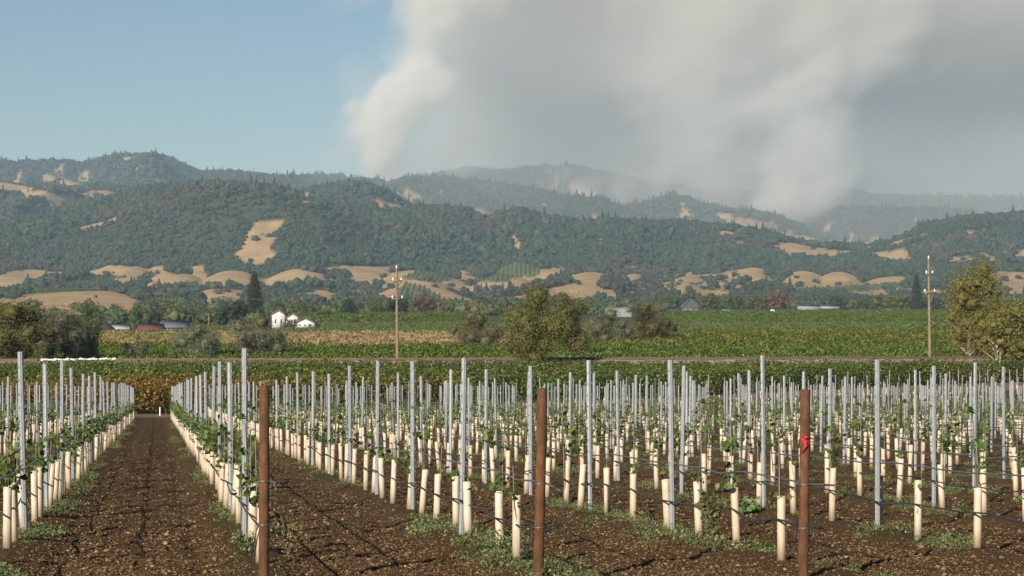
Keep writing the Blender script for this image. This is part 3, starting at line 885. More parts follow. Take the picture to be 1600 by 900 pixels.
def young_vine(rng, kind):
    """kind 0 bare, 1 sparse climber, 2 bushy; returns stem, foliage and rod builders"""
    st, fo, rd = MB(), MB(), MB()
    H = {0: rng.uniform(.7, .85), 1: rng.uniform(.9, 1.35), 2: rng.uniform(.8, 1.0)}[kind]
    zz = np.linspace(.1, H, 7)
    main = np.column_stack([np.cumsum(rng.normal(0, .012, 7)), np.cumsum(rng.normal(0, .012, 7)), zz])
    st.tube(main, np.linspace(.009, .004, 7), 5)
    shoots = [main[3:]]
    for _ in range({0: 1, 1: 3, 2: 9}[kind]):
        a = rng.uniform(0, 6.28); L = rng.uniform(.12, .3) if kind != 2 else rng.uniform(.15, .38)
        b = main[rng.integers(3, 7)]; t = np.linspace(0, 1, 5)[:, None]
        p = b + np.array([math.cos(a) * .45, math.sin(a), 0]) * L * t * np.array([1, 1, 1]) + np.array([0, 0, 1]) * (L * rng.uniform(-.1, .8) * t - .25 * L * t ** 2)
        if kind == 2: p = b + np.array([math.cos(a) * .35, math.sin(a), 0]) * L * t + np.array([0, 0, 1.0]) * (L * rng.uniform(.0, .9) * t - .4 * L * t ** 2)
        st.tube(p, np.linspace(.005, .002, 5), 4)
        shoots.append(p)
    nl = {0: 7, 1: 24, 2: 58}[kind]
    P = []
    for i in range(nl):
        s = shoots[rng.integers(len(shoots))]
        k = rng.uniform(0, len(s) - 1.001); j = int(k)
        P.append(s[j] + (s[j + 1] - s[j]) * (k - j) + rng.normal(0, .045, 3))
    P = np.array(P); P[:, 2] = np.maximum(P[:, 2], .6)
    leaves(fo, P, rng.uniform(.045, .088, nl), rng, np.column_stack([P[:, :2] * 2, np.full(nl, .5)]) + np.array([-.2, -.5, .2]), .45, None, True)
    hr = rng.uniform(.95, 1.3)
    rd.tube([(.02, .02, -.1), (.022, .018, hr * .5), (.02 + rng.normal(0, .015), .02, hr)], .0045, 5)
    return st, fo, rd
VINES = []
for kind, cnt in ((0, 3), (1, 5), (2, 5)):
    for _ in range(cnt):
        st, fo, rd = young_vine(rng, kind)
        joined = MB()
        for q, mi in ((st, 0), (fo, 1), (rd, 2)):
            v = np.vstack(q.v)
            if q.f3: joined.add(v, np.vstack(q.f3), np.concatenate(q.a3), mi)
            if q.f4: joined.add(v, np.vstack(q.f4), np.concatenate(q.a4), mi)
        VINES.append((kind, st.mesh('stem', M_STEM), fo.mesh('foliage', M_YOUNG), rd.mesh('training_rod', M_STAKE), joined.mesh('young_vine', [M_STEM, M_YOUNG, M_STAKE])))

ORD = ['zeroth', 'first', 'second', 'third', 'fourth', 'fifth', 'sixth', 'seventh', 'eighth', 'ninth', 'tenth', 'eleventh', 'twelfth', 'thirteenth', 'fourteenth', 'fifteenth', 'sixteenth', 'seventeenth', 'eighteenth', 'nineteenth']
TENS = ['', '', 'twenty', 'thirty', 'forty', 'fifty', 'sixty', 'seventy', 'eighty', 'ninety']
def ordw(n):
    if n < 20: return ORD[n]
    t, u = divmod(n, 10)
    return (TENS[t][:-1] + 'ieth') if u == 0 else TENS[t] + '-' + ORD[u]
def row_phrase(r):
    if r == 0: return 'in the leftmost rusty post row'
    if r == 1: return 'in the middle rusty post row'
    if r == 2: return 'in the ribboned rusty post row'
    if r < 0: return 'in %s row left of the aisle' % ordw(-r)
    return 'in %s row past the ribboned post' % ordw(r - 2)

def px_of(X, Y): return CX + F * X / Y
def py_of(Z, Y): return HY - (Z - CAMZ) / Y * F
ROWS = range(-8, 36)
posts, tubes = [], []
prng = np.random.default_rng(33)
for r in ROWS:
    y1 = 23.4 + .33 * (r - 1)
    y1 = max(min(y1, 26.0), 22.85) if r >= 0 else 23.35
    for k in range(60):
        Y = y1 + 4.5 * k; X = float(row_x(r, Y))
        if Y > far_edge(X) - 2.5: break
        p = px_of(X, Y)
        if -600 < p < 2150: posts.append((Y, r, X, p))
    for k in range(140):
        Y = 19.5 + .12 * (r - 1) + 1.5 * k + prng.normal(0, .05); X = float(row_x(r, Y)) + prng.normal(0, .03)
        if Y > far_edge(X) - 1.6: break
        p = px_of(X, Y)
        if -600 < p < 2150: tubes.append((Y, r, X, p))
posts.sort(); tubes.sort()
def split_near(L, n=300):
    cnt = 0; near, rest = [], []
    seen = {}
    for q in L:
        if -6 < q[3] < 1606 and cnt < n:
            cnt += 1; seen[q[1]] = seen.get(q[1], 0) + 1
            near.append((*q, seen[q[1]]))
        else:
            rest.append(q)
    return near, rest
near_posts, rest_posts = split_near(posts); near_tubes, rest_tubes = split_near(tubes)
print('posts', len(near_posts), len(rest_posts), 'tubes', len(near_tubes), len(rest_tubes), near_tubes[-1][0], near_posts[-1][0])
def zat(X, Y): return zplane(Y) + soil_relief(np.asarray(X, float), np.asarray(Y, float))
ROWANG = math.atan(-ROWT)
for (Y, r, X, p, k) in near_posts:
    o = bpy.data.objects.new('steel_post', post_meshes[int(prng.integers(3))])
    o.location = (X, Y, float(zat(X, Y))); o.rotation_euler = (prng.normal(0, .011), prng.normal(0, .012), ROWANG + prng.normal(0, .25) + (math.pi / 2 if prng.uniform() < .12 and Y > 42 else 0))
    link(o)
    tag(o, 'steel trellis post %s from near end %s' % (ordw(k), row_phrase(r)), 'post', 'galvanised posts in the young vineyard')
def vine_kind(r, Y):
    u = prng.uniform()
    if r <= 0: return 2 if u < (.6 if Y > 26 else .3) else 1
    if Y < 26: return 0 if u < .45 else 1 if u < .9 else 2
    return 0 if u < .12 else 1 if u < .72 else 2
BYK = {k: [v for v in VINES if v[0] == k] for k in (0, 1, 2)}
for (Y, r, X, p, k) in near_tubes:
    z = float(zat(X, Y)); o = bpy.data.objects.new('grow_tube', tube_meshes[int(prng.integers(6))])
    rot = (prng.normal(0, .035), prng.normal(0, .045), prng.uniform(0, 6.28))
    o.location = (X, Y, z); o.rotation_euler = rot
    link(o)
    tag(o, 'cream plastic grow tube %s from near end %s' % (ordw(k), row_phrase(r)), 'grow tube', 'grow tubes in the young vineyard')
    kd, st, fo, rd, _ = (lambda L_: L_[int(prng.integers(len(L_)))])(BYK[vine_kind(r, Y)])
    e = empty('young_vine', (X, Y, z), prng.uniform(-.5, .5) + ROWANG + (math.pi if prng.uniform() < .5 else 0))
    e.rotation_euler[0] = rot[0] * .6; e.rotation_euler[1] = rot[1] * .6
    s = prng.uniform(.92, 1.1); e.scale = (s, s, s)
    for nm, me_ in (('stem', st), ('foliage', fo), ('training_rod', rd)):
        link(bpy.data.objects.new(nm, me_), e)
    tag(e, '%s young vine in tube %s from near end %s' % (('bare', 'thin', 'bushy')[kd], ordw(k), row_phrase(r)), 'vine', 'young vines in the grow tubes')
# the hundreds farther down the rows
A = np.array([q[:3] for q in rest_posts]); n = len(A)
scatter('distant_steel_posts', np.column_stack([A[:, 2], A[:, 0], zat(A[:, 2], A[:, 0])]), ROWANG + prng.normal(0, .25, n), np.ones(n) * prng.uniform(.97, 1.04, n), prng.integers(0, 3, n),
        proto_collection('post_forms', post_meshes), None, 'hundreds of distant galvanised posts far down the young vineyard rows', 'posts')
A = np.array([q[:3] for q in rest_tubes]); n = len(A)
TP = np.column_stack([A[:, 2], A[:, 0], zat(A[:, 2], A[:, 0])])
scatter('distant_grow_tubes', TP, prng.uniform(0, 6.28, n), prng.uniform(.95, 1.05, n), prng.integers(0, 6, n),
        proto_collection('tube_forms', tube_meshes), None, 'hundreds of distant cream grow tubes far down the young vineyard rows', 'grow tubes')
bushy = np.where(A[:, 1] <= 0, .7, .35)
pick = np.where(prng.uniform(size=n) < bushy, prng.integers(8, 13, n), prng.integers(3, 8, n))
scatter('distant_young_vines', TP, prng.uniform(-.4, .4, n) + ROWANG, prng.uniform(.9, 1.15, n), pick,
        proto_collection('young_vine_forms', [v[4] for v in VINES]), prng.uniform(-.2, .2, n), 'green shoots of distant young vines far down the vineyard rows', 'vines')

# ------------------------------------------------------------------ hoses and wires along each row
def span(r, lo):
    Ys = []
    Y = lo
    while Y < 300 and Y < far_edge(row_x(r, Y)) - 1.5:
        p = px_of(row_x(r, Y), Y)
        if -400 < p < 2050: Ys.append(Y)
        Y += .75 if Y < 60 else 2.25
    return np.array(Ys)
for r in range(-6, 34):
    Ys = span(r, near_edge(r) - 1.15)
    if len(Ys) < 3: continue
    X = row_x(r, Ys) - .055; z0 = zplane(Ys)
    sag = prng.normal(0, .022, len(Ys))
    hz = .43 + sag + .02 * np.sin(Ys * 1.4 + r)
    end = r in (0, 1, 2)
    if end: hz[0] = .45
    mb = MB(); mb.tube(np.column_stack([X, Ys, z0 + hz]), .0095, 6, var=.5)
    h = mb.build('drip_hose', M_HOSE, None, True)
    tag(h, 'black drip hose strung %s' % row_phrase(r).replace('in ', 'along ', 1), 'hose', 'drip hoses along the vine rows')
    if end:                                              # slack loops near the end post
        for q in range(2):
            t = np.linspace(0, 2 * math.pi * .95, 16); yy = Ys[0] + .35 + q * .5
            cx = float(row_x(r, yy)) - .09
            pts = np.column_stack([cx + .05 * np.cos(t * .5), yy + .13 * np.cos(t) * (1 - .2 * q), zplane(yy) + .36 + .14 * np.sin(t) - .03 * q])
            MB().tube(pts, .006, 5).build('slack_loop', M_HOSE, h, True)
    wz = .82 + .012 * np.sin(Ys * 2.1 + r) + prng.normal(0, .012, len(Ys))
    mb = MB(); mb.tube(np.column_stack([row_x(r, Ys) + .04 + prng.normal(0, .012, len(Ys)), Ys, z0 + wz]), .0095, 5)  # wire thickened beyond its real gauge so its shadow shows along the aisle
    w = mb.build('trellis_wire', M_WIRE, None, True)
    tag(w, 'thickened steel trellis wire strung %s' % row_phrase(r).replace('in ', 'along ', 1), 'wire', 'trellis wires along the vine rows')

# ------------------------------------------------------------------ rusty end posts
def rusty_post(px, Y, h, tilt, r=.0435):
    X = (px - CX) / F * Y; z = float(zat(X, Y))
    mb = MB()
    n = 20; th = np.arange(n) / n * 2 * math.pi
    prof = [(r, -.3), (r, .4), (r * 1.004, .9), (r, h), (r * .93, h + .004), (r * .82, h), (r * .82, h - .12)]
    V = np.vstack([np.column_stack([np.cos(th) * a, np.sin(th) * a, np.full(n, b)]) for a, b in prof])
    mb.add(V, [[i * n + j, i * n + (j + 1) % n, (i + 1) * n + (j + 1) % n, (i + 1) * n + j] for i in range(len(prof) - 1) for j in range(n)])
    e = empty('rusty_end_post', (X, Y, z)); e.rotation_euler = (0, tilt, 0)
    mb.build('pipe', M_RUST, e, True)
    for hh in (.82, .45):                                # wire wraps
        t = np.linspace(0, 4 * math.pi, 40)
        MB().tube(np.column_stack([np.cos(t) * (r + .004), np.sin(t) * (r + .004), hh + .012 * t / math.pi / 4]), .0035, 5).build('wire_wrap', M_WIRE, e, True)
    return e, X, Y, z
POST_ENDS = []
for px, Y, tilt, lab in ((412, 17.75, .004, 'rusty pipe end post, leftmost of the three standing nearest'), (841, 17.7, .022, 'leaning rusty pipe end post, middle of the three standing nearest'),
                         (1255, 17.8, .012, 'rusty pipe end post with a red ribbon tied round it')):
    e, X, Y, z = rusty_post(px, Y, 1.63, tilt)
    tag(e, lab, 'post', 'rusty end posts of the young vineyard'); POST_ENDS.append((X, Y, z))
# red ribbon
X, Y, z = POST_ENDS[2]
M_RIB = simple('red_plastic_ribbon', (0.45, 0.012, 0.014), .5, 0, .15, 30)
e = empty('red_ribbon', (X + .012, Y, z + 1.2))
t = np.linspace(0, 2 * math.pi, 25); mb = MB()
ring = np.column_stack([np.cos(t) * .048, np.sin(t) * .048, .012 * np.sin(t * 2)])
mb.add(np.vstack([ring + [0, 0, -.012], ring + [0, 0, .012]]), [[i, i + 1, 26 + i, 25 + i] for i in range(24)])
mb.build('band', M_RIB, e, True)
for s, L, dz in ((-1, .10, -.115), (1, .05, -.06), (-.8, .045, .035)):
    u = np.linspace(0, 1, 7); wv = .012 * (1 - .2 * u)
    c = np.column_stack([s * L * .35 * u - s * .012 * np.sin(u * 3), -.052 - .02 * np.sin(u * 3), dz * u + .01])
    V = np.vstack([c + np.column_stack([wv, 0 * u, .3 * wv]), c - np.column_stack([wv, 0 * u, .3 * wv])])
    MB().add(V, [[i, i + 1, 8 + i, 7 + i] for i in range(6)]).build('ribbon_tail', M_RIB, e, True)
tag(e, 'bright red ribbon knotted round a rusty end post', 'ribbon')
# rusty posts at the far end of the rows
farn = 0
for r in range(-4, 26):
    Y = 138.0
    for _ in range(20): Y = float(far_edge(row_x(r, Y)) - 1.2)
    X = float(row_x(r, Y)); p = px_of(X, Y)
    if p < 700 or p > 1600 or r % 2: continue
    mb = MB(); hh = 1.5 + prng.uniform(0, .3)
    mb.tube([(0, 0, -.2), (0, 0, .7), (.01, 0, hh)], [.05, .05, .05], 8)
    o = mb.build('far_rusty_post', M_RUST, None, True); o.location = (X, Y, float(zat(X, Y))); o.rotation_euler = (prng.normal(0, .03), prng.normal(0, .03), 0)
    farn += 1
    tag(o, 'rusty post against the old vines, %s from left at the far row ends' % ordw(farn), 'post', 'rusty posts at the far row ends')
# orange tufts caught on two post tips
M_TUFT = simple('orange_tape', (0.20, 0.075, 0.025), .6, 0, .3, 40)
for (tx, ty, nm) in ((889, 570, 'orange tuft of tape on the tip of a post in mid field'), (1190, 562, 'brown-orange tuft of tape on the tip of a tall bright post')):
    best = min(near_posts, key=lambda q: abs(q[3] - tx) + .6 * abs(py_of(float(zplane(q[0])) + 2.02, q[0]) - ty))
    mb = MB(); leaves(mb, prng.normal(0, .035, (16, 3)) * .6 + [0, 0, .04], .035, prng, None, 0, None, False, .45)
    mb.tube([(0, 0, -.05), (0, 0, .05)], .012, 5)
    o = mb.build('tape_tuft', M_TUFT); o.location = (best[2], best[0], float(zat(best[2], best[0])) + 2.06)
    tag(o, nm, 'tape')

# ------------------------------------------------------------------ clods and weeds
def clod_material():
    m, nt, bs = mat('soil_clod'); oi = nt.nodes.new('ShaderNodeObjectInfo')
    c = ramp(nt, oi.outputs['Random'], [(0, (0.06, 0.034, 0.015)), (.5, (0.135, 0.080, 0.037)), (.85, (0.21, 0.135, 0.066)), (1, (0.32, 0.225, 0.125))])
    nt.links.new(c, bs.inputs['Base Color']); bs.inputs['Roughness'].default_value = .95; bs.inputs['Specular IOR Level'].default_value = .1
    return m
M_CLOD = clod_material()
def clod(rng):
    v, f = ico(1); d = 1 + (vnoise3(v[:, 0] * 1.7 + rng.uniform(0, 9), v[:, 1] * 1.7, v[:, 2] * 1.7, int(rng.integers(99))) - .5) * 1.7
    return MB().add(v * d[:, None] * np.array([1, .8, .65]), f).mesh('clod', M_CLOD)
CL = proto_collection('clod_forms', [clod(rng) for _ in range(5)])
n = 240000
Yc = 1 / rng.uniform(1 / 75.0, 1 / 15.5, n); pxc = rng.uniform(-300, 1950, n); Xc = (pxc - CX) / F * Yc
q = (Xc - X0 - ROWT * (Yc - Y0)) / RS; rd_ = np.abs(q - np.round(q)) * RS
keep = (rng.uniform(size=n) < .25 + .75 * sstep(.1, .5, rd_))
Xc, Yc = Xc[keep], Yc[keep]; n = len(Xc)
sz = np.exp(rng.normal(math.log(.0056), .50, n)) * (1 + .012 * Yc); sz = np.clip(sz, .003, .034)
scatter('soil_clods', np.column_stack([Xc, Yc, zat(Xc, Yc) + sz * .15]), rng.uniform(0, 6.28, n), sz, rng.integers(0, 5, n), CL, None, 'loose clods of dry brown earth across the tilled aisles', 'clods')

M_WEED = leaf_mat('weed_leaves', [(0, (0.075, 0.105, 0.035)), (.6, (0.14, 0.175, 0.065)), (1, (0.23, 0.245, 0.11))], [(0, (0.22, 0.17, 0.07)), (1, (0.36, 0.28, 0.13))], trans=.2)
def weed(rng, n, rad, h, size):
    mb = MB(); a = rng.uniform(0, 6.28, n); r = rad * np.sqrt(rng.uniform(0, 1, n)); z = h * rng.uniform(.05, 1, n) * (1 - .6 * r / rad)
    P = np.column_stack([np.cos(a) * r, np.sin(a) * r, z])
    leaves(mb, P, rng.uniform(.6, 1.3, n) * size, rng, np.column_stack([P[:, :2], np.full(n, .15)]), .4, None, False, .6)
    return mb
WE = proto_collection('weed_forms', [weed(rng, 120, .13, .08, .022).mesh('weed', M_WEED) for _ in range(3)] + [weed(rng, 190, .17, .15, .028).mesh('weed', M_WEED) for _ in range(3)])
n = 26000
Yc = 1 / rng.uniform(1 / 135.0, 1 / 15.0, n) ; ri = rng.integers(-6, 26, n)
off = rng.normal(.05, .20, n); Xc = row_x(ri, Yc) + off; pc = px_of(Xc, Yc)
patch = fbm2(Xc * .55, Yc * .35, 3, 55)
keep = (pc > -300) & (pc < 1950) & (Yc < far_edge(Xc)) & (patch > np.where(Yc < 30, .50, .46)) & (rng.uniform(size=n) < .75)
Xc, Yc = Xc[keep], Yc[keep]; n = len(Xc)
big = (rng.uniform(size=n) < .3)
scatter('row_weeds', np.column_stack([Xc, Yc, zat(Xc, Yc) - .01]), rng.uniform(0, 6.28, n), rng.uniform(.5, 1.15, n) * (1 + Yc * .004), np.where(big, rng.integers(3, 6, n), rng.integers(0, 3, n)), WE, rng.uniform(-.1, .35, n),
        'low green weeds growing along the feet of the vine rows', 'weeds')
print('weeds', n)
# larger weeds one can point at
def tall_weed(px, py, h, wd, n, size, yellow, name, lab, lob=False):
    Y = 1.61 * F / (py - 617.0); X = (px - CX) / F * Y; z = float(zat(X, Y))
    e = empty(name, (X, Y, z)); st, fo = MB(), MB()
    for s in range(7):
        a = rng.uniform(0, 6.28); tip = np.array([math.cos(a) * wd * rng.uniform(.2, .5), math.sin(a) * wd * .4, h * rng.uniform(.6, 1)])
        t = np.linspace(0, 1, 6)[:, None]; c = tip * t + np.array([0, 0, .1 * h]) * np.sin(t * 3.1)
        st.tube(c, np.linspace(.006, .002, 6), 4)
        m_ = n // 7
        u = rng.uniform(.1, 1, m_)
        P = tip * u[:, None] + np.array([0, 0, .1 * h]) * np.sin(u * 3.1)[:, None] + rng.normal(0, .09 * wd, (m_, 3))
        P[:, 2] = np.maximum(P[:, 2], .02)
        leaves(fo, P, rng.uniform(.6, 1.25, m_) * size, rng, np.array([[-.3, -.6, .5]] * m_), .4, None, lob, .7)
    st.build('stems', M_STEM, e); f = fo.build('foliage', M_WEED, e); f['tint'] = yellow
    tag(e, lab, 'weed'); return e
tall_weed(1118, 868, .80, .42, 210, .060, -.15, 'leafy_weed', 'tall leafy green weed between grow tubes near the ribboned post', True)
tall_weed(1172, 806, .22, .40, 120, .10, -.2, 'broad_leaf_weed', 'low broad-leaved green weed behind the tall leafy weed', True)
tall_weed(450, 870, .40, .45, 260, .035, .45, 'yellow_weed', 'feathery yellow-green weed beside the leftmost rusty post')
tall_weed(388, 872, .20, .40, 260, .040, 0, 'tufted_weed', 'dense green tufted weed under tubes left of a rusty post')
tall_weed(790, 880, .20, .50, 300, .040, 0, 'tufted_weed', 'dense green tufted weed left of the middle rusty post')
tall_weed(1590, 720, .35, .35, 150, .07, -.2, 'leafy_weed', 'leafy green weed in the rows at the picture edge')

# ================================================================== OLD VINEYARD, EMBANKMENT, FIELDS
M_AUT = leaf_mat('autumn_vine_leaves', [(0, (0.040, 0.070, 0.012)), (.5, (0.085, 0.125, 0.022)), (1, (0.16, 0.18, 0.04))],
                 [(0, (0.14, 0.022, 0.008)), (.35, (0.21, 0.065, 0.014)), (.7, (0.26, 0.12, 0.022)), (1, (0.27, 0.20, 0.04))], trans=.25)
M_BARK = simple('bark', (0.085, 0.062, 0.045), .95, 0, .4, 5, .5)
M_PALEBARK = simple('pale_bark', (0.42, 0.36, 0.28), .9, 0, .25, 4, .3)
vr = np.random.default_rng(77)
def old_vine(rng, n=560):
    fo, tr = MB(), MB()
    L = rng.uniform(1.15, 1.4)
    a = rng.uniform(0, 6.28, n); r = np.sqrt(rng.uniform(.25, 1, n)); u = rng.uniform(-1, 1, n)
    z = 1.15 + .55 * np.sin(a) * r + .12 * np.sin(u * 7 + rng.uniform(0, 6))
    P = np.column_stack([u * L, .62 * np.cos(a) * r, z + rng.normal(0, .06, n)])
    k = n // 7                                            # long shoots over the top and hanging down
    P[:k, 2] = rng.uniform(1.55, 2.05, k); P[:k, 1] *= .6
    P[k:2 * k, 2] = rng.uniform(.25, .8, k)
    out = np.column_stack([u * .2, np.cos(a), np.sin(a)])
    leaves(fo, P, rng.uniform(.13, .23, n), rng, out + [0, -.3, .2], .5)
    tr.tube([(0, 0, -.1), (.04, .02, .4), (-.03, 0, .85)], [.07, .055, .05], 6)
    for s in (-1, 1):
        tr.tube([(-.03, 0, .8), (s * .4, .02, .95), (s * 1.0, 0, 1.0)], [.04, .032, .02], 5)
    return fo, tr
ov = [old_vine(vr) for _ in range(6)]
ov_f = [f.mesh('foliage', M_AUT) for f, _ in ov]; ov_t = [t.mesh('trunk', M_BARK) for _, t in ov]
def emb_line(X): return 213.0 + .09 * np.asarray(X, float)
def aut_tint(X, Y):
    p = px_of(X, Y); depth = Y - far_edge(X)
    t = -.06 + .44 * (1 - sstep(250, 860, p)) * (1 - sstep(22, 46, depth)) + .22 * (1 - sstep(500, 900, p)) * (1 - sstep(8, 18, depth))
    t = t + (fbm2(X / 3.0, Y / 3.0, 3, 12) - .5) * .9
    t = np.where(p > 900, np.minimum(t, .10), t)
    return t
ang = math.atan(.655)
dirv = np.array([math.cos(ang), math.sin(ang)])
# front row: each vine a thing
fn = 0
for s in np.arange(-60, 90, 2.15):
    X = -24 + dirv[0] * s; Y = far_edge(X) + float(headland(X))
    p = px_of(X, Y)
    if p < -60 or p > 1660 or Y > emb_line(X) - 12: continue
    i = int(vr.integers(6)); e = empty('grape_vine', (X, Y, 0), ang + vr.normal(0, .08) + (math.pi if vr.uniform() < .5 else 0))
    sc = vr.uniform(.92, 1.12); e.scale = (sc, sc, sc * vr.uniform(.95, 1.1))
    link(bpy.data.objects.new('trunk', ov_t[i]), e)
    f = link(bpy.data.objects.new('foliage', ov_f[i]), e)
    f['tint'] = float(aut_tint(np.array([X]), np.array([Y]))[0]); fn += 1
    f['tint'] = float(f['tint'])
    kind = 'orange-leaved' if p < 560 else 'green and yellow' if p < 900 else 'green-leaved'
    tag(e, '%s old grapevine, %s from left along the front row facing young vineyard' % (kind, ordw(fn)), 'vine', 'front row of the old vineyard')
# rest of the old vineyard
PP = []
for k in range(1, 40):
    for s in np.arange(-75, 110, 2.1):
        X = -24 + dirv[0] * s + vr.normal(0, .15); Y = far_edge(X) + float(headland(X)) + k * 2.9 + vr.normal(0, .15)
        p = px_of(X, Y)
        if -90 < p < 1700 and Y < emb_line(X) - 7.5 - 6.5 * float(sstep(350, 900, p)): PP.append((X, Y, 0))
PP = np.array(PP); n = len(PP)
OVP = []
for i in range(6):
    j = MB()
    for q, mi in ((ov[i][0], 0), (ov[i][1], 1)):
        v = np.vstack(q.v)
        if q.f3: j.add(v, np.vstack(q.f3), np.concatenate(q.a3), mi)
        if q.f4: j.add(v, np.vstack(q.f4), np.concatenate(q.a4), mi)
    OVP.append(j.mesh('old_vine', [M_AUT, M_BARK]))
OVC = proto_collection('old_vine_forms', OVP)
scatter('old_vineyard', PP, ang + vr.normal(0, .1, n), vr.uniform(.9, 1.1, n), vr.integers(0, 6, n), OVC, aut_tint(PP[:, 0], PP[:, 1]), 'dense rows of mature vines turning orange below the railway bank', 'vineyard')
print('old vines', fn, n)
# a white marker at the end of the soil aisle
mb = MB(); Xm, Ym = (250 - CX) / F * 140.5, 140.5
mb.tube([(0, 0, -.05), (0, 0, .55)], .05, 8); mb.tube([(0, 0, .55), (0, 0, .58)], .055, 8)
o = mb.build('marker_pipe', simple('white_plastic', (.75, .75, .72), .5), None, True); o.location = (Xm, Ym, float(zplane(Ym)))
tag(o, 'short white pipe standing at the far end of the soil aisle', 'pipe')

# ------------------------------------------------------------------ railway bank
def gravel_material():
    m, nt, bs = mat('ballast'); tc = nt.nodes.new('ShaderNodeTexCoord')
    n = noise(nt, 6, 6, .75, tc.outputs['Object']); n2 = noise(nt, .4, 3, .5, tc.outputs['Object'])
    c = ramp(nt, n, [(.3, (0.20, 0.155, 0.125)), (.7, (0.42, 0.35, 0.29))]); c = mixc(nt, math_n(nt, 'MULTIPLY', n2, .6), c, (0.24, 0.20, 0.13))
    nt.links.new(c, bs.inputs['Base Color']); bs.inputs['Roughness'].default_value = 1; bump(nt, bs, n, .8, .08)
    return m
xs = np.arange(-150, 150.1, .8); prof = [(-5.0, -.1), (-3.6, .75), (-2.1, 1.62), (-1.6, 1.72), (1.8, 1.74), (2.4, 1.6), (4.5, .4), (6, -.1)]
XX = np.repeat(xs[None, :], len(prof), 0); DY = np.array([p[0] for p in prof])[:, None]; ZZ = np.array([p[1] for p in prof])[:, None] + 0 * XX
nz_ = fbm2(XX / 1.3, (XX + DY * 9) / 1.3, 3, 6) - .5
me = grid_mesh('railway_bank', XX, emb_line(XX) + DY + nz_ * .3, ZZ + nz_ * .25 * (ZZ > .2), gravel_material(), False)
tag(link(bpy.data.objects.new('railway_bank', me)), 'low gravel railway bank running across behind the old vineyard', 'railway bank', kind='structure')
M_RAIL = simple('dull_rust', (0.15, 0.092, 0.068), .8, 0, .3, 2)
for dy, lab in ((-.75, 'nearer rusty rail on the low gravel bank'), (.7, 'farther rusty rail on the low gravel bank')):
    mb = MB()
    for (w, z0_, z1_) in ((.13, 1.74, 1.79), (.03, 1.79, 1.90), (.075, 1.90, 1.945)):
        mb.box((0, 0, (z0_ + z1_) / 2), (280, w, z1_ - z0_))
    o = mb.build('rail', M_RAIL); o.location = (0, 213 + dy, 0); o.rotation_euler = (0, 0, math.atan(.09)); tag(o, lab, 'rail', 'rails on the bank')
# white irrigation pipe lying in front of the bank
p0, p1 = at(66, 562.5, 203.0), at(181, 561.0, 205.0)
t = np.linspace(0, 1, 24)[:, None]; line = p0 + (p1 - p0) * t + np.column_stack([np.zeros(24), np.zeros(24), .035 * np.sin(np.arange(24) * 1.7)])
e = empty('irrigation_pipe', tuple(p0 - [0, 0, p0[2]]))
M_WHITE = simple('white_paint', (.74, .74, .72), .6, 0, .08, 1.5)
q = MB().tube(line - np.array(e.location), .11, 8).build('pipe', M_WHITE, e, True)
for k in range(0, 24, 4):
    c = line[k] - np.array(e.location)
    MB().box((c[0], c[1], c[2] / 2 - .03), (.12, .12, max(c[2] - .1, .1))).build('support', M_BARK, e)
    MB().tube([c - [.12, 0, 0], c + [.12, 0, 0]], .14, 8).build('coupling', M_WHITE, e, True)
tag(e, 'long white irrigation pipe lying along the foot of the bank', 'pipe')

# ------------------------------------------------------------------ field vines beyond the bank
def hedge(rng, n, size, M, L=1.7, top=1.55):
    mb = MB(); a = rng.uniform(0, 6.28, n); r = np.sqrt(rng.uniform(.3, 1, n)); u = rng.uniform(-1, 1, n)
    P = np.column_stack([u * L, .55 * np.cos(a) * r, top * .62 + top * .42 * np.sin(a) * r + rng.normal(0, .07, n)])
    leaves(mb, P, rng.uniform(.7, 1.3, n) * size, rng, np.column_stack([0 * u, np.cos(a), np.sin(a)]), .5)
    return mb
M_FIELD = leaf_mat('field_vine_leaves', [(0, (0.048, 0.078, 0.008)), (.5, (0.095, 0.135, 0.016)), (1, (0.16, 0.20, 0.028))], [(0, (0.22, 0.08, 0.018)), (.5, (0.27, 0.14, 0.03)), (1, (0.30, 0.21, 0.05))], trans=.2)
M_PALEV = leaf_mat('pale_vine_leaves', [(0, (0.085, 0.12, 0.03)), (1, (0.18, 0.215, 0.065))], None, trans=.2)
HED = proto_collection('hedge_forms', [hedge(vr, 190, .26, M_FIELD).mesh('hedge', M_FIELD) for _ in range(4)] + [hedge(vr, 130, .26, M_PALEV, 1.5, 1.2).mesh('hedge', M_PALEV) for _ in range(3)])
def field(name, Ya, Yb, pa, pb, ds_, dl, rz, pale, scale, tintf, lab, hole=None):
    out = []
    if rz == 0:
        for Y in np.arange(Ya, Yb, ds_):
            x0_, x1_ = (pa - CX) / F * Y, (pb - CX) / F * Y
            X = np.arange(x0_, x1_, dl); out.append(np.column_stack([X + vr.normal(0, .3, len(X)), Y + .05 * X + vr.normal(0, .12, len(X))]))
    else:
        for X in np.arange((pa - CX) / F * Yb - 60, (pb - CX) / F * Yb + 60, ds_):
            Y = np.arange(Ya, Yb, dl); out.append(np.column_stack([X + (Y - Ya) * math.tan(rz) + vr.normal(0, .1, len(Y)), Y + vr.normal(0, .3, len(Y))]))
    Q = np.vstack(out); p = px_of(Q[:, 0], Q[:, 1])
    k = (p > pa) & (p < pb)
    if hole is not None: k &= ~hole(p, Q[:, 1])
    Q = Q[k]; n = len(Q)
    ti = np.full(n, -.2) if tintf is None else tintf(Q[:, 0], Q[:, 1])
    scatter(name, np.column_stack([Q, np.zeros(n)]), (math.pi / 2 - rz if rz else 0) + vr.normal(0, .06, n) + math.pi * vr.integers(0, 2, n), vr.uniform(.9, 1.12, n) * scale,
            vr.integers(4, 7, n) if pale else vr.integers(0, 4, n), HED, ti, lab, 'vineyard')
    return n
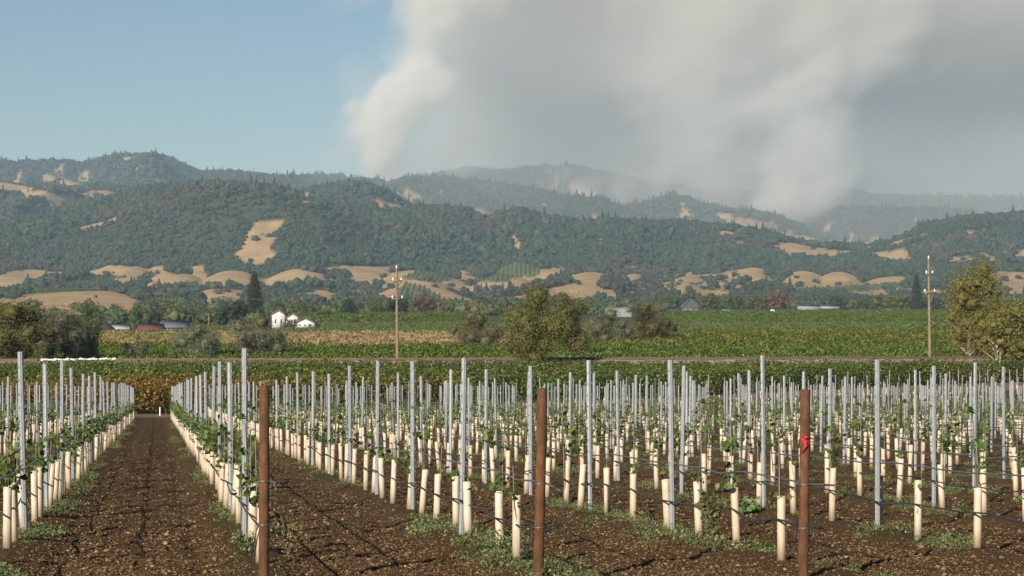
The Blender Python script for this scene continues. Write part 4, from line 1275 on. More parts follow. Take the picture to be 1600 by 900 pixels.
nf = [field('bank_vineyard', 222, 292, -120, 1500, 2.7, 3.0, 0, False, 1.05, lambda X, Y: np.full(len(X), -.12) + (fbm2(X / 6, Y / 6, 3, 4) - .5) * .4, 'green vine rows directly behind the railway bank'),
      field('orange_vineyard', 294, 432, 880, 1720, 2.9, 3.2, 0, False, 1.08, lambda X, Y: .16 + (fbm2(X / 9, Y / 12, 3, 5) - .5) * .9, 'vine rows turning orange and yellow on the valley floor'),
      field('pale_vineyard', 428, 590, 420, 1720, 2.9, 3.0, .22, True, 1.1, None, 'pale grey-green vine rows seen end on in mid valley', lambda p, Y: (p < 505) & (Y > 470)),
      field('barn_vineyard', 425, 540, -100, 425, 2.9, 3.0, .22, True, 1.0, None, 'pale green vine rows behind the bushes and below the barns', lambda p, Y: ((p < 300) & (Y > 455)) | ((p > 390) & (Y > 470))),
      field('dark_vineyard', 600, 1060, 1040, 1720, 4.2, 4.6, 0, False, 1.4, None, 'dark green vineyard stretching to the houses across the valley'),
      field('mid_vineyard', 592, 860, 455, 740, 4.0, 4.6, 0, False, 1.6, None, 'dark green vineyard strip beyond the dry grass in the middle')]
print('field segments', nf)
# dry grass strip
M_DRY = leaf_mat('dry_grass_blades', [(0, (0.22, 0.15, 0.065)), (1, (0.40, 0.29, 0.14))], [(0, (0.16, 0.15, 0.04)), (1, (0.26, 0.23, 0.07))], trans=.2)
def tuft(rng, n=60):
    mb = MB()
    P = np.column_stack([rng.normal(0, .5, n), rng.normal(0, .3, n), rng.uniform(.2, .95, n)])
    leaves(mb, P, rng.uniform(.35, .65, n), rng, np.array([[0, -1, .3]] * n), .6, None, False, .35)
    return mb
DG = proto_collection('dry_tufts', [tuft(vr).mesh('tuft', M_DRY) for _ in range(4)])
n = 3600
Yc = vr.uniform(320, 424, n); pc = vr.uniform(120, 800, n); Xc = (pc - CX) / F * Yc
scatter('dry_grass', np.column_stack([Xc, Yc, 0 * Xc]), vr.uniform(0, 6.28, n), vr.uniform(.8, 1.5, n), vr.integers(0, 4, n), DG, np.where(pc < 300, .45, .1) + vr.uniform(-.15, .15, n), 'tall dry golden grass strip across the valley floor', 'grass')

# ================================================================== TREES AND BUSHES
def crown_mesh(rng, W, D, H, n, size, M, kind='round', lumps=22, core=True):
    """crown from z=0 to z=H made of many small leaves in uneven clumps"""
    mb = MB()
    if kind == 'conifer':
        u = rng.uniform(0, 1, n) ** 1.15; a = rng.uniform(0, 6.28, n)
        tier = np.floor(u * 13 + .5) / 13
        r = (1 - u) ** .62 * (.6 + .4 * rng.uniform(0, 1, n)) * (1 - .30 * np.abs(u - tier) * 13) * (.75 + .5 * vnoise2(a * 1.3, tier * 40, 3))
        P = np.column_stack([np.cos(a) * r * W / 2, np.sin(a) * r * D / 2, u * H])
        leaves(mb, P, size * rng.uniform(.6, 1.3, n), rng, np.column_stack([np.cos(a), np.sin(a), np.full(n, .5)]), .5, None, False, .6)
        m_ = 9; th = np.arange(m_) / m_ * 6.283
        for k in range(9):
            zz = H * (.04 + k * .1); rr = (1 - zz / H) ** .65 * .40 * rng.uniform(.75, 1.1, m_)
            v = np.vstack([np.column_stack([np.cos(th) * rr * W, np.sin(th) * rr * D, np.full(m_, zz)]), [[0, 0, zz + .17 * H]]])
            mb.add(v, [[i, (i + 1) % m_, m_] for i in range(m_)], rng.uniform(0, .5, m_))
        return mb
    C, R = [], []
    for i in range(lumps):
        a = rng.uniform(0, 6.28); el = rng.uniform(-1, 1); rr = rng.uniform(.35, .8) ** .7
        if kind == 'bush': el = rng.uniform(-.9, .9)
        C.append([math.cos(a) * math.sqrt(1 - el * el) * rr * W * .42, math.sin(a) * math.sqrt(1 - el * el) * rr * D * .42, H * .5 + el * rr * H * .46])
        R.append(rng.uniform(.13, .25) * min(W, H * 1.1))
    C = np.array(C); R = np.array(R)
    k = rng.choice(lumps, n, p=R ** 2 / (R ** 2).sum()); d = rng.normal(size=(n, 3)); d /= np.linalg.norm(d, axis=1)[:, None]
    rad = R[k] * rng.uniform(.25, 1.0, n) ** .45
    P = C[k] + d * rad[:, None] * np.array([1, 1, .85])
    spray = rng.uniform(size=n) < .10                      # stray twigs that fray the outline
    P[spray] += d[spray] * R[k][spray][:, None] * .55 + [0, 0, .12 * H * .3]
    P[:, 2] = np.maximum(P[:, 2], .03 * H)
    lv = rng.uniform(0, 1, lumps)
    var = np.clip(.62 * rng.uniform(0, 1, n) + .38 * lv[k], 0, 1)
    slim = .45 if kind == 'willow' else .8
    ctr = np.array([0, 0, H * .5]); fit = np.array([W * .5 / np.percentile(np.abs(P[:, 0]), 98.5), D * .5 / np.percentile(np.abs(P[:, 1]), 98.5), 1.0])
    zl, zh = np.percentile(P[:, 2], 1.0), np.percentile(P[:, 2], 98.8)
    def place(q): return np.column_stack([q[:, 0] * fit[0], q[:, 1] * fit[1], (q[:, 2] - zl) / (zh - zl) * H])
    P = place(P)
    if core:
        v0, f0 = ico(1)
        for c_, r_ in zip(C, R):
            dd = (.50 if core is True else .34) + .4 * (vnoise3(v0[:, 0] * 2 + c_[0], v0[:, 1] * 2, v0[:, 2] * 2, 5) - .5)
            q = place(c_ + v0 * dd[:, None] * r_); q[:, 2] = np.clip(q[:, 2], .02 * H, H)
            mb.add(q, f0, np.clip(rng.uniform(.0, .6, len(f0)), 0, 1))
    leaves(mb, P, size * rng.uniform(.65, 1.3, n), rng, d + [0, 0, .25], .55, var, False, slim)
    return mb
def trunk_mesh(rng, h, r, spread, M, stems=1):
    mb = MB()
    for s in range(stems):
        b = np.array([rng.normal(0, .3) * (stems > 1), 0, 0]); ax = np.array([rng.normal(0, .06) + .12 * s, rng.normal(0, .05), 1.0])
        t = np.linspace(-.05, 1, 7)[:, None]
        c = b + ax * h * t + np.column_stack([np.sin(t[:, 0] * 4 + s) * .03 * h, 0 * t[:, 0], 0 * t[:, 0]])
        mb.tube(c, np.linspace(r * 1.25, r * .35, 7), 7)
        for q in range(5):
            st = c[rng.integers(2, 6)]; a = rng.uniform(0, 6.28); L = spread * rng.uniform(.5, 1)
            mb.tube([st, st + [math.cos(a) * L * .5, math.sin(a) * L * .5, L * .45], st + [math.cos(a) * L, math.sin(a) * L, L * .8]], [r * .45, r * .3, r * .1], 5)
    return mb.mesh('trunk', M)
def LM(name, a, b, c, t=None, trans=.2): return leaf_mat(name, [(0, a), (.5, b), (1, c)], t, trans=trans)
M_T = {
 'olive': LM('olive_leaves', (0.046, 0.045, 0.012), (0.112, 0.101, 0.027), (0.190, 0.168, 0.047)),
 'silver': LM('silver_leaves', (0.0750, 0.0875, 0.0438), (0.1562, 0.1688, 0.0938), (0.3000, 0.3125, 0.2000)),
 'green': LM('green_leaves', (0.0378, 0.0607, 0.0162), (0.0810, 0.1148, 0.0297), (0.1485, 0.1755, 0.0540)),
 'dark': LM('dark_leaves', (0.0182, 0.0286, 0.0130), (0.0390, 0.0546, 0.0234), (0.0754, 0.0910, 0.0390)),
 'dry': LM('dry_leaves', (0.0660, 0.0624, 0.0264), (0.1440, 0.1296, 0.0600), (0.2400, 0.2160, 0.1080)),
 'autumn': LM('autumn_leaves', (0.0690, 0.0552, 0.0138), (0.1495, 0.1207, 0.0299), (0.2530, 0.2070, 0.0633)),
 'conifer': LM('conifer_needles', (0.0132, 0.0220, 0.0110), (0.0286, 0.0396, 0.0176), (0.0550, 0.0660, 0.0308), None, 0),
 'yellow': LM('yellow_green_leaves', (0.0750, 0.0938, 0.0187), (0.1438, 0.1625, 0.0375), (0.2250, 0.2375, 0.0625)),
 'rust': LM('russet_leaves', (0.0900, 0.0540, 0.0264), (0.1560, 0.0960, 0.0480), (0.2280, 0.1560, 0.0840)),
}
tr_ = np.random.default_rng(101)
def tree(x0, x1, yt, yb, Y, kind, colour, name, lab, n=None, base=None, lift=.12, pale=False, stems=1, cat='tree', group=None, tx=None):
    tr_ = np.random.default_rng(int(x0 * 7 + yt + 4000))
    if Y is None: Y = CAMZ * F / (yb - HY)
    sc = Y / F; W = (x1 - x0) * sc; H = (yb - yt) * sc
    X = ((x0 + x1) / 2 - CX) * sc; z = 0.0 if base is None else base
    H = CAMZ - (yt - HY) * sc - z
    n = n or int(np.clip(((x1 - x0) * (yb - yt)) * 2.8, 500, 12000))
    size = float(np.clip(2.35 * math.sqrt(W * H / n) , .16, .9)) * (1.15 if kind == 'willow' else 1)
    e = empty(name, (X, Y, z), tr_.uniform(-.3, .3))
    lf = lift * H if kind not in ('bush', 'conifer') else 0
    c = crown_mesh(tr_, W * .98, min(W, H * 1.2) * .9, H - lf, n, size, None, kind, 14 + int(W * H / (6 if colour != 'autumn' else 2.2)) if W * H < 150 else 40, True if colour != 'autumn' else 'thin').build('crown', M_T[colour], e)
    c.location = (0, 0, lf)
    tm = trunk_mesh(tr_, H * (.45 if pale else .62 if kind != 'conifer' else .95), max(.02 * H, .08), W * .28, M_PALEBARK if pale else M_BARK, stems)
    t = link(bpy.data.objects.new('trunk', tm), e)
    if tx is not None: t.location.x = (tx - (x0 + x1) / 2) * sc
    tag(e, lab, cat, group); return e
T = tree
# beside the railway bank
T(-40, 80, 472, 562, 214, 'round', 'olive', 'olive_tree', 'large olive-brown tree at the edge of the bank beside white pipe', base=.6)
T(60, 132, 486, 560, 224, 'willow', 'silver', 'willow_bush', 'silvery willow bush between the olive-brown tree and round green tree', cat='bush')
T(98, 161, 484, 558, 231, 'bush', 'green', 'round_tree', 'dense round green tree beside the silvery willow')
T(192, 234, 527, 557, 236, 'willow', 'silver', 'silver_shrub', 'small pale silver shrub alone behind the bank', cat='bush')
T(267, 351, 507, 555, 240, 'willow', 'silver', 'grey_willow_bush', 'spreading grey-green willow bush below the blue-roofed house', cat='bush')
T(353, 453, 495, 552, 248, 'willow', 'silver', 'dark_willow_bush', 'wide grey-green willow bush with a dark foot below the tall conifer', cat='bush')
T(780, 892, 449, 564, 207.5, 'round', 'olive', 'broad_olive_tree', 'big rounded olive-yellow tree casting a shadow on the bank', n=17000, base=.3, lift=.05)
T(862, 926, 462, 549, 246, 'round', 'olive', 'olive_tree', 'olive tree close behind the big rounded tree by the bank', base=0)
T(702, 793, 486, 546, 300, 'willow', 'dry', 'dry_bush', 'dry grey-brown bush next to the big rounded tree', cat='bush')
T(912, 992, 482, 541, 326, 'willow', 'silver', 'grey_bush', 'grey bush in front of the white hoop house', cat='bush')
T(984, 1058, 473, 538, 340, 'bush', 'olive', 'olive_bush', 'tall dense olive bush at the end of the bush group', cat='bush')
T(975, 1040, 473, 500, 352, 'willow', 'silver', 'silver_bush', 'pale silver-topped bush behind the dense olive bush', cat='bush', base=4.2)
T(1474, 1586, 412, 560, 222, 'round', 'autumn', 'cottonwood_tree', 'tall yellowing cottonwood beside the utility pole', n=15000, lift=.10, pale=True, stems=1, base=.4, tx=1512)
T(1520, 1650, 468, 564, 210, 'round', 'autumn', 'forked_cottonwood', 'low yellowing cottonwood with a pale forked trunk', n=10000, lift=.16, pale=True, stems=2, base=.3, tx=1553)
T(1560, 1680, 458, 545, 330, 'bush', 'dark', 'dark_tree', 'dark green tree mass behind the cottonwoods')
# middle distance
T(200, 228, 481, 519, None, 'bush', 'green', 'farm_tree', 'green tree between the grey shed and red-roofed house')
T(225, 254, 483, 516, 560, 'bush', 'dark', 'farm_tree', 'darker green tree behind the red-roofed house')
T(338, 389, 468, 512, 600, 'bush', 'dark', 'round_dark_tree', 'dense dark round tree beside the tall conifer', n=2600)
T(377, 418, 423, 508, 660, 'conifer', 'conifer', 'tall_conifer', 'tall dark conifer, tallest tree near the white tower house', n=4200)
T(522, 568, 466, 504, 760, 'conifer', 'conifer', 'cedar_tree', 'broad dark layered cedar left of the cream house', n=2200)
T(495, 520, 484, 505, None, 'bush', 'dark', 'yard_tree', 'small dark tree between the white house and cedar')
T(440, 466, 498, 513, 545, 'bush', 'olive', 'yard_bush', 'olive bush in front of the white tower house', cat='bush')
T(548, 563, 499, 511, None, 'bush', 'dark', 'yard_bush', 'tiny dark bush at the vineyard edge below the cedar', cat='bush')
T(516, 532, 502, 511, None, 'bush', 'green', 'yard_bush', 'tiny green bush at the vineyard edge left of the cedar', cat='bush')
T(418, 448, 470, 505, 800, 'round', 'green', 'valley_tree', 'green tree just behind the white tower house')
T(455, 498, 474, 505, 830, 'round', 'green', 'valley_tree', 'green tree behind the white gabled house')
T(300, 340, 482, 511, 700, 'round', 'green', 'valley_tree', 'green tree left of the dense dark round tree')
T(262, 300, 478, 506, 800, 'round', 'green', 'valley_tree', 'green tree behind the long blue-grey roof')
T(600, 640, 466, 502, 820, 'round', 'dark', 'valley_tree', 'dark tree behind the utility pole in the middle')
T(640, 690, 464, 500, 860, 'round', 'rust', 'valley_tree', 'reddish brown tree right of the middle utility pole')
T(575, 606, 472, 502, 840, 'round', 'green', 'valley_tree', 'green tree behind the cream house')
T(684, 705, 466, 498, 900, 'willow', 'dry', 'valley_tree', 'sparse dry tree by the thin distant pole')
T(1066, 1092, 456, 492, 1300, 'round', 'green', 'valley_tree', 'green tree rising behind the grey gabled house')
T(1092, 1130, 458, 491, None, 'round', 'olive', 'valley_tree', 'dull olive tree right of the grey gabled house')
T(1128, 1166, 460, 491, None, 'round', 'green', 'valley_tree', 'green tree in the row between gabled house and sheds')
T(1162, 1202, 460, 490, None, 'round', 'olive', 'valley_tree', 'olive tree left of the white ring marker')
T(1196, 1236, 452, 489, None, 'round', 'rust', 'valley_tree', 'large brownish oak at the end of the white sheds')
T(1296, 1326, 462, 488, None, 'round', 'dark', 'valley_tree', 'dark tree at the far end of the long white shed')
T(1322, 1360, 465, 490, None, 'bush', 'green', 'valley_tree', 'round green tree behind the small white cottage')
T(1356, 1394, 460, 489, None, 'round', 'yellow', 'valley_tree', 'yellow-green tree right of the small white cottage')
T(1390, 1426, 458, 489, None, 'round', 'yellow', 'valley_tree', 'yellow-green tree beside the valley conifer')
T(1418, 1446, 428, 489, None, 'conifer', 'conifer', 'valley_conifer', 'tall dark conifer left of the right-hand utility pole', n=1500)
T(1432, 1478, 466, 489, None, 'bush', 'dark', 'valley_tree', 'dark tree at the foot of the valley conifer')
T(1025, 1065, 460, 487, None, 'round', 'green', 'valley_tree', 'green tree left of the grey gabled house')
# far tree line along the valley edge: one mass
nn = 2600
M_LINE = leaf_mat('tree_line_leaves', [(0, (0.030, 0.043, 0.014)), (.5, (0.064, 0.082, 0.026)), (1, (0.12, 0.13, 0.045))], [(0, (0.09, 0.065, 0.03)), (1, (0.15, 0.11, 0.05))], trans=0, rough=.9)
def loose_crown(rng):
    mb = lumpy_crown(rng, 9); v = crown_mesh(rng, 1.9, 1.9, 1.25, 130, .26, None, 'round', 12, False)
    for vv in v.v: mb.add(vv, np.vstack(v.f4), np.concatenate(v.a4))
    return mb
TL = proto_collection('tree_line_forms', [loose_crown(tr_).mesh('crown', M_LINE) for _ in range(6)])
Yc = 1 / tr_.uniform(1 / 2000.0, 1 / 960.0, nn); pc = tr_.uniform(-120, 1720, nn); Xc = (pc - CX) / F * Yc
keep = (fbm2(pc / 40, Yc / 130, 3, 15) > .43) & ~((pc > 1000) & (Yc < 1230)) & ~((pc < 240) & (Yc > 1380)) & ~((pc > 740) & (pc < 1030) & (Yc > 1720))
Xc, Yc, pc = Xc[keep], Yc[keep], pc[keep]; n = len(Xc)
n2 = 520; Y2 = 1 / tr_.uniform(1 / 960.0, 1 / 620.0, n2); p2 = tr_.uniform(-100, 745, n2)
k2 = (fbm2(p2 / 50, Y2 / 90, 3, 16) > .40) & ~((p2 > 450) & (Y2 < 880)) & ~((p2 > 730))
Xc = np.concatenate([Xc, (p2[k2] - CX) / F * Y2[k2]]); Yc = np.concatenate([Yc, Y2[k2]]); pc = np.concatenate([pc, p2[k2]]); n = len(Xc)
hz_ = np.array([HZ[int(np.argmin(np.abs(ds - b))), int(np.argmin(np.abs(pxs - a)))] for a, b in zip(pc, Yc)])
sc = np.where(Yc < 960, tr_.uniform(2.2, 4.4, n), tr_.uniform(2.8, 6.0, n))
k3 = ~hides_gold(np.column_stack([Xc, Yc, hz_]), sc * 1.4, tr_, .12)
Xc, Yc, pc, hz_, sc = Xc[k3], Yc[k3], pc[k3], hz_[k3], sc[k3]; n = len(Xc)
scatter('valley_tree_line', np.column_stack([Xc, Yc, hz_ - .5]), tr_.uniform(0, 6.28, n), np.column_stack([sc, sc, sc * tr_.uniform(.9, 1.25, n)]), tr_.integers(0, 6, n), TL,
        np.where(tr_.uniform(size=n) < .16, .5, 0), 'mixed far tree line along the foot of the golden hills', 'trees')
# oaks standing out on the golden grass
oak_c = [loose_crown(tr_).mesh('crown', M_WOOD) for _ in range(4)]
oak_t = trunk_mesh(tr_, .8, .05, .3, M_BARK)
OAKS = [(484,457,20),(455,449,18),(438,448,16),(532,457,22),(548,445,20),(560,453,24),(590,447,24),(600,434,18),(616,451,14),(705,449,14),(735,447,24),(680,450,14),(245,448,16),(262,453,18),(355,457,16),
        (374,463,12),(962,453,22),(945,447,18),(1010,453,22),(1030,447,18),(1150,432,16),(1210,451,18),(1175,456,18),(1275,442,14),(1345,441,18),(1310,447,12),(1570,441,16),(1592,437,14),(870,419,12),
        (510,437,12),(905,446,10),(770,336,9),(1190,447,14),(1245,436,10),(400,379,16),(422,372,12),(1100,452,16),(1060,447,10),(150,465,7),(45,486,11),(66,489,13),(772,452,14)]
for i, (x, yb, w) in enumerate(OAKS):
    b = hill_at(x, yb); s = w * b[1] / F / 2.0
    e = empty('oak_tree', tuple(b - [0, 0, .25 * s]), tr_.uniform(0, 6.28)); e.scale = (s, s, s * tr_.uniform(.85, 1.1))
    link(bpy.data.objects.new('crown', oak_c[i % 4]), e); link(bpy.data.objects.new('trunk', oak_t), e)
    tag(e, 'dark rounded oak, %s from left among those standing on golden foothills' % ordw(1 + sum(1 for q in OAKS if q[0] < x)), 'tree', 'oaks on the golden foothills')

# ================================================================== BUILDINGS
def flat(name, c, r=.8, v=.12, s=2.0): return simple(name, c, r, 0, v, s)
M_H = {'white': flat('white_wall', (.60, .59, .56)), 'cream': flat('cream_wall', (.62, .52, .36)), 'pink': flat('pink_wall', (.46, .34, .28)), 'black': flat('black_boards', (.022, .022, .024)),
       'grey': flat('grey_boards', (.075, .074, .074)), 'bluegrey': flat('blue_grey_shingle', (.11, .125, .15)), 'red': flat('red_brown_metal', (.15, .045, .035)), 'tin': flat('pale_tin', (.36, .355, .34), .5),
       'brownroof': flat('brown_shingle', (.18, .13, .10)), 'glass': simple('window_glass', (.03, .035, .045), .15), 'tan': flat('tan_wall', (.48, .38, .26))}
def house(x0, x1, yt, yb, wall, roof, lab, name='farmhouse', eave=.55, ridge='x', depth=1.0, Y=None, wins=3, door=True, base=None, cat='house', flatroof=False, tower=False):
    if Y is None: Y = CAMZ * F / (yb - HY)
    sc = Y / F; W = (x1 - x0) * sc; H = (yb - yt) * sc; D = W * depth
    z = 0.0
    H = CAMZ - (yt - HY) * sc
    e = empty(name, (((x0 + x1) / 2 - CX) * sc, Y, z)); he = H * eave; o = .03 * W + .15
    mb = MB(); mb.box((0, 0, he / 2), (W, D, he))
    if ridge == 'y':                                       # gable end towards the viewer
        for s in (-1, 1): mb.add([(-W / 2, s * D / 2, he), (W / 2, s * D / 2, he), (0, s * D / 2, H - .05)], [[0, 1, 2]] if s < 0 else [[1, 0, 2]])
    else:
        for s in (-1, 1): mb.add([(s * W / 2, -D / 2, he), (s * W / 2, D / 2, he), (s * W / 2, 0, H - .05)], [[0, 1, 2]] if s > 0 else [[1, 0, 2]])
    mb.build('wall', M_H[wall], e)
    for s in (-1, 1):
        if ridge == 'y': a, b = np.array([s * (W / 2 + o), 0, he - o * .5]), np.array([0, 0, H])
        else: a, b = np.array([0, s * (D / 2 + o), he - o * .5]), np.array([0, 0, H])
        ln = np.array([0, D / 2 + o, 0]) if ridge == 'y' else np.array([W / 2 + o, 0, 0])
        up = np.array([0, 0, .28])
        V = [a - ln, a + ln, b + ln, b - ln, a - ln + up, a + ln + up, b + ln + up, b - ln + up]
        MB().add(V, [[0, 1, 2, 3], [4, 7, 6, 5], [0, 4, 5, 1], [1, 5, 6, 2], [2, 6, 7, 3], [3, 7, 4, 0]]).build('roof', M_H[roof], e)
    for i in range(wins):
        wx = (-.5 + (i + .5) / wins) * W * .85
        w = MB().box((wx, -D / 2 - .02, he * .55), (min(1.0, W * .12), .06, he * .34)).build('window', M_H['white'], e)
        MB().box((wx, -D / 2 - .055, he * .55), (min(1.0, W * .12) * .75, .03, he * .27)).build('pane', M_H['glass'], w)
    if door:
        MB().box((W * .22, -D / 2 - .03, min(2.0, he * .8) / 2), (min(.95, W * .14), .07, min(2.0, he * .8))).build('door', M_H['brownroof'], e)
    tag(e, lab, cat); return e
house(150, 177, 505, 522, 'black', 'black', 'black barn with its gable end at the left of the farm', 'barn', .35, 'y', 1.0, wins=0, cat='barn')
house(176, 203, 509, 520, 'tan', 'tin', 'low shed with a pale grey tin roof beside the black barn', 'shed', .5, 'x', .7, wins=2, cat='shed')
house(218, 254, 508, 521, 'pink', 'red', 'farm building with a dark red roof', 'farmhouse', .45, 'x', .6, wins=2, cat='house')
house(253, 292, 503, 518, 'white', 'bluegrey', 'long house with a blue-grey shingle roof', 'farmhouse', .42, 'x', .5, wins=5)
e = house(426, 446, 486, 513, 'white', 'brownroof', 'tall white tower house beside the gabled white house', 'tower_house', .78, 'y', 1.0, wins=2)
house(445, 472, 491, 512, 'white', 'brownroof', 'white house with a steep gable next to the tower', 'farmhouse', .55, 'y', 1.3, wins=2, Y=600)
house(463, 493, 498, 513, 'white', 'bluegrey', 'low white wing with a grey roof right of the gabled house', 'farmhouse', .5, 'y', 1.0, wins=3, Y=575)
house(404, 424, 506, 513, 'white', 'tin', 'small low white shed left of the tower house', 'shed', .6, 'x', .6, wins=2, Y=590, cat='shed')
house(560, 588, 494, 504, 'cream', 'brownroof', 'cream house with a brown roof right of the cedar', 'farmhouse', .55, 'x', .7, wins=3)
house(516, 540, 498, 505, 'grey', 'bluegrey', 'small grey-roofed house under the cedar', 'cottage', .5, 'x', .7, wins=2)
house(688, 702, 494, 500, 'white', 'tin', 'tiny white shed beside the thin distant pole', 'shed', .5, 'x', .7, wins=1, cat='shed')
house(1064, 1093, 467, 493, 'grey', 'bluegrey', 'grey weathered gabled house across the valley', 'farmhouse', .5, 'y', 1.2, wins=3)
house(1247, 1280, 478, 489, 'white', 'tin', 'white half of the long low packing shed', 'packing_shed', .7, 'x', .6, wins=0, cat='shed')
house(1280, 1309, 478, 489, 'grey', 'tin', 'grey half of the long low packing shed', 'packing_shed', .7, 'x', .6, wins=0, cat='shed')
house(1226, 1254, 475, 487, 'white', 'tin', 'white-roofed barn behind the packing shed', 'barn', .55, 'x', .6, Y=1300, wins=0, cat='barn')
house(1344, 1373, 484, 492, 'white', 'tin', 'small white cottage standing in the dark vineyard', 'cottage', .6, 'x', .6, wins=2)
house(1130, 1152, 484, 493, 'white', 'tin', 'low white shed under the olive trees across the valley', 'shed', .6, 'x', .6, wins=1, cat='shed')
# hoop house
Y = 900.0; sc = Y / F; e = empty('hoop_house', ((966 - CX) * sc, Y, 0)); W = 40 * sc; mb = MB(); t = np.linspace(0, math.pi, 12)
L_, R_ = [], []
arc = np.column_stack([0 * t, np.cos(t) * 3.2, np.sin(t) * 2.6 + 1.4 * np.minimum(1, np.sin(t) * 3)])
V = np.vstack([arc + [-W / 2, 0, 0], arc + [W / 2, 0, 0]])
mb.add(V, [[i, i + 1, 13 + i, 12 + i] for i in range(11)]); mb.build('cover', flat('hoop_cover', (.24, .25, .24)), e, True)
for k in range(6):
    MB().tube(arc * [1, 1.01, 1.012] + [-W / 2 + W * k / 5, 0, 0], .06, 5, False).build('hoop', M_STEEL, e, True)
tag(e, 'white hoop house rising behind the grey bushes', 'greenhouse')
# parked vans by the cottages
def van(px, yb, lab, col):
    Y = CAMZ * F / (yb - HY); e = empty('parked_van', ((px - CX) / F * Y, Y, 0), .2)
    mb = MB(); pr = np.array([(-2.4, .35), (2.4, .35), (2.4, 1.1), (1.7, 1.25), (1.2, 2.1), (-2.3, 2.2), (-2.4, 1.9)])
    n_ = len(pr); V = np.vstack([np.column_stack([pr[:, 0], np.full(n_, s * .95), pr[:, 1]]) for s in (-1, 1)])
    mb.add(V, [[i, (i + 1) % n_, n_ + (i + 1) % n_, n_ + i] for i in range(n_)])
    for b in (0, n_):
        mb.add(np.vstack([V[b:b + n_], V[b:b + n_].mean(0)]), [[i, (i + 1) % n_, n_] for i in range(n_)])
    mb.build('body', M_H[col], e)
    for sx in (-1.5, 1.5):
        for sy in (-.9, .9):
            MB().tube([(sx, sy - .1, .35), (sx, sy + .1, .35)], .36, 12).build('wheel', M_HOSE, e)
    MB().box((1.0, -.97, 1.6), (.8, .03, .45)).build('side_window', M_H['glass'], e); MB().box((-.6, -.97, 1.65), (1.4, .03, .4)).build('side_window', M_H['glass'], e)
    tag(e, lab, 'van')
van(1388, 488.6, 'white van parked left of the others under yellow-green trees', 'white')
van(1402, 488.9, 'white van parked in the middle under yellow-green trees', 'white')
van(1420, 488.8, 'pale grey van parked beside the valley conifer', 'tin')
# ring marker
Y = 910.0; e = empty('ring_marker', ((1207 - CX) / F * Y, Y, 0)); t = np.linspace(0, 2 * math.pi, 25)
MB().tube(np.column_stack([np.cos(t) * .85, 0 * t, 2.0 + np.sin(t) * .95]), .3, 6, False).build('ring', M_WHITE, e, True)
MB().box((0, 0, .5), (.5, .3, 1.1)).build('post', M_WHITE, e)
tag(e, 'white ring-shaped marker on a post at the vineyard edge', 'marker')

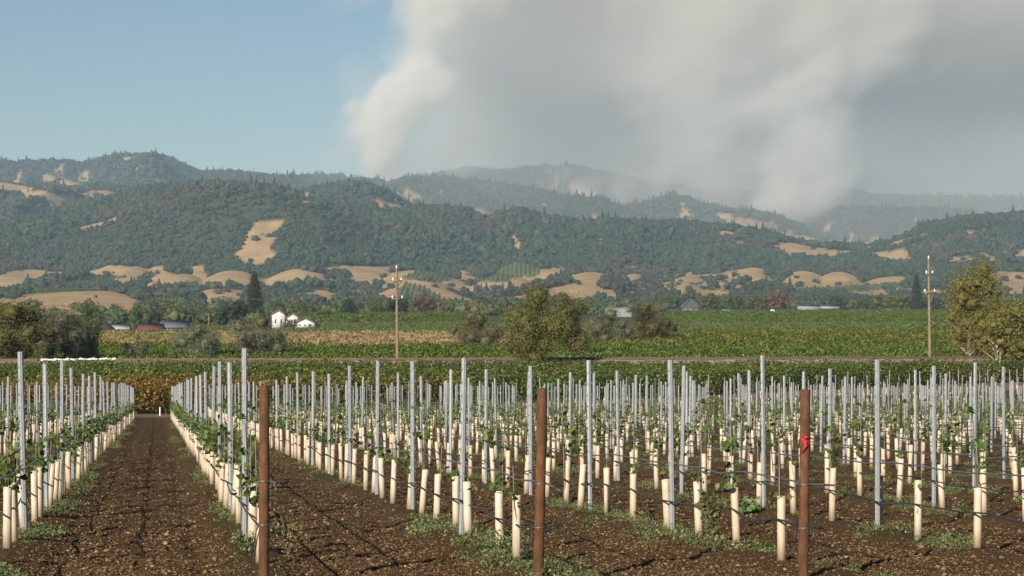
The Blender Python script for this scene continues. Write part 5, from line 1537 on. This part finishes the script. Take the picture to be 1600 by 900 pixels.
# ================================================================== UTILITY POLES AND LINES
M_POLE = simple('weathered_pole', (0.22, 0.165, 0.11), .9, 0, .3, 3, .3); M_INS = simple('white_porcelain', (.78, .78, .76), .3, 0, .05)
def pole(px, yb, yt, Y, lean, lab, arms, r=.15):
    sc = Y / F; H = (yb - yt) * sc; z = CAMZ - (yb - HY) * sc; X = (px - CX) * sc
    e = empty('utility_pole', (X, Y, z)); e.rotation_euler = (0, lean, .35)
    MB().tube([(0, 0, -.3), (0, 0, H * .5), (0, 0, H)], [r * 1.15, r * .95, r * .72], 10).build('pole', M_POLE, e, True)
    MB().tube([(0, 0, H), (0, 0, H + .1), (0, 0, H + .3)], [.05, .09, .05], 8).build('top_insulator', M_INS, e, True)
    ends = [np.array([0, 0, H + .25])]
    for (y, w, brace) in arms:
        h = (yb - y) * sc
        a = MB().box((0, -r, h), (w, .11, .13)).build('crossarm', M_POLE, e)
        for s in (-1, 1):
            MB().tube([(s * w * .46, -r, h + .06), (s * w * .46, -r, h + .2), (s * w * .46, -r, h + .36)], [.05, .1, .06], 8).build('insulator', M_INS, a, True)
            if brace: MB().tube([(s * w * .4, -r, h - .05), (s * .1, -r, h - .85)], .035, 5).build('brace', M_POLE, a)
            ends.append(np.array([s * w * .46, -r, h + .36]))
    tag(e, lab, 'utility pole'); 
    c, s_ = math.cos(.35), math.sin(.35)
    return [np.array([X + q[0] * c - q[1] * s_, Y + q[0] * s_ + q[1] * c, z + q[2]]) for q in ends]
A_ = pole(621, 560, 419, 219.0, -.010, 'tall weathered utility pole beside the dry grass in mid valley', [(439, 1.0, True), (467, 1.15, False)])
B_ = pole(1453, 559, 404, 222.0, -.016, 'taller weathered utility pole beside the yellowing cottonwood', [(428, .8, False), (457, 1.3, True)])
def sagline(a, b, sag, n=26):
    t = np.linspace(0, 1, n)[:, None]; p = a + (b - a) * t; p[:, 2] -= 4 * sag * (t * (1 - t))[:, 0]; return p
M_LINE_W = simple('power_cable', (.13, .13, .13), .5, .3)
step = np.array(B_[0]) - np.array(A_[0])
for i, lab in ((3, 'slack cable on the nearer side of the lower pole arms'), (4, 'slack cable on the farther side of the lower pole arms'), (1, 'cable on the upper pole arms, nearer side')):
    a, b = A_[i], B_[i]; L0 = a - (b - a) * np.array([1, 1, 0]); R0 = b + (b - a) * np.array([1, 1, 0])
    pts = np.vstack([sagline(L0, a, .5), sagline(a, b, .5)[1:], sagline(b, R0, .5)[1:]])
    tag(MB().tube(pts, 0.009 if i != 1 else .007, 5).build('power_line', M_LINE_W, None, True), lab, 'cable', 'cables strung between the utility poles')
def small_pole(px, yb, yt, lab):
    Y = CAMZ * F / (yb - HY); sc = Y / F; H = (yb - yt) * sc; e = empty('distant_pole', ((px - CX) * sc, Y, 0))
    MB().tube([(0, 0, 0), (0, 0, H)], [.2, .14], 6).build('pole', M_POLE, e); MB().box((0, -.2, H * .93), (2.0, .12, .14)).build('crossarm', M_POLE, e)
    tag(e, lab, 'utility pole')
small_pole(723.5, 499, 473, 'thin distant utility pole at the edge of the dark vineyard')
small_pole(326, 512, 489, 'short distant pole left of the dense dark round tree')
small_pole(685, 498, 472, 'thin distant utility pole among the dry trees')
small_pole(1389, 489, 452, 'distant pole rising from the yellow-green trees')
small_pole(207, 519, 483, 'slender pole between the grey shed and green farm tree')
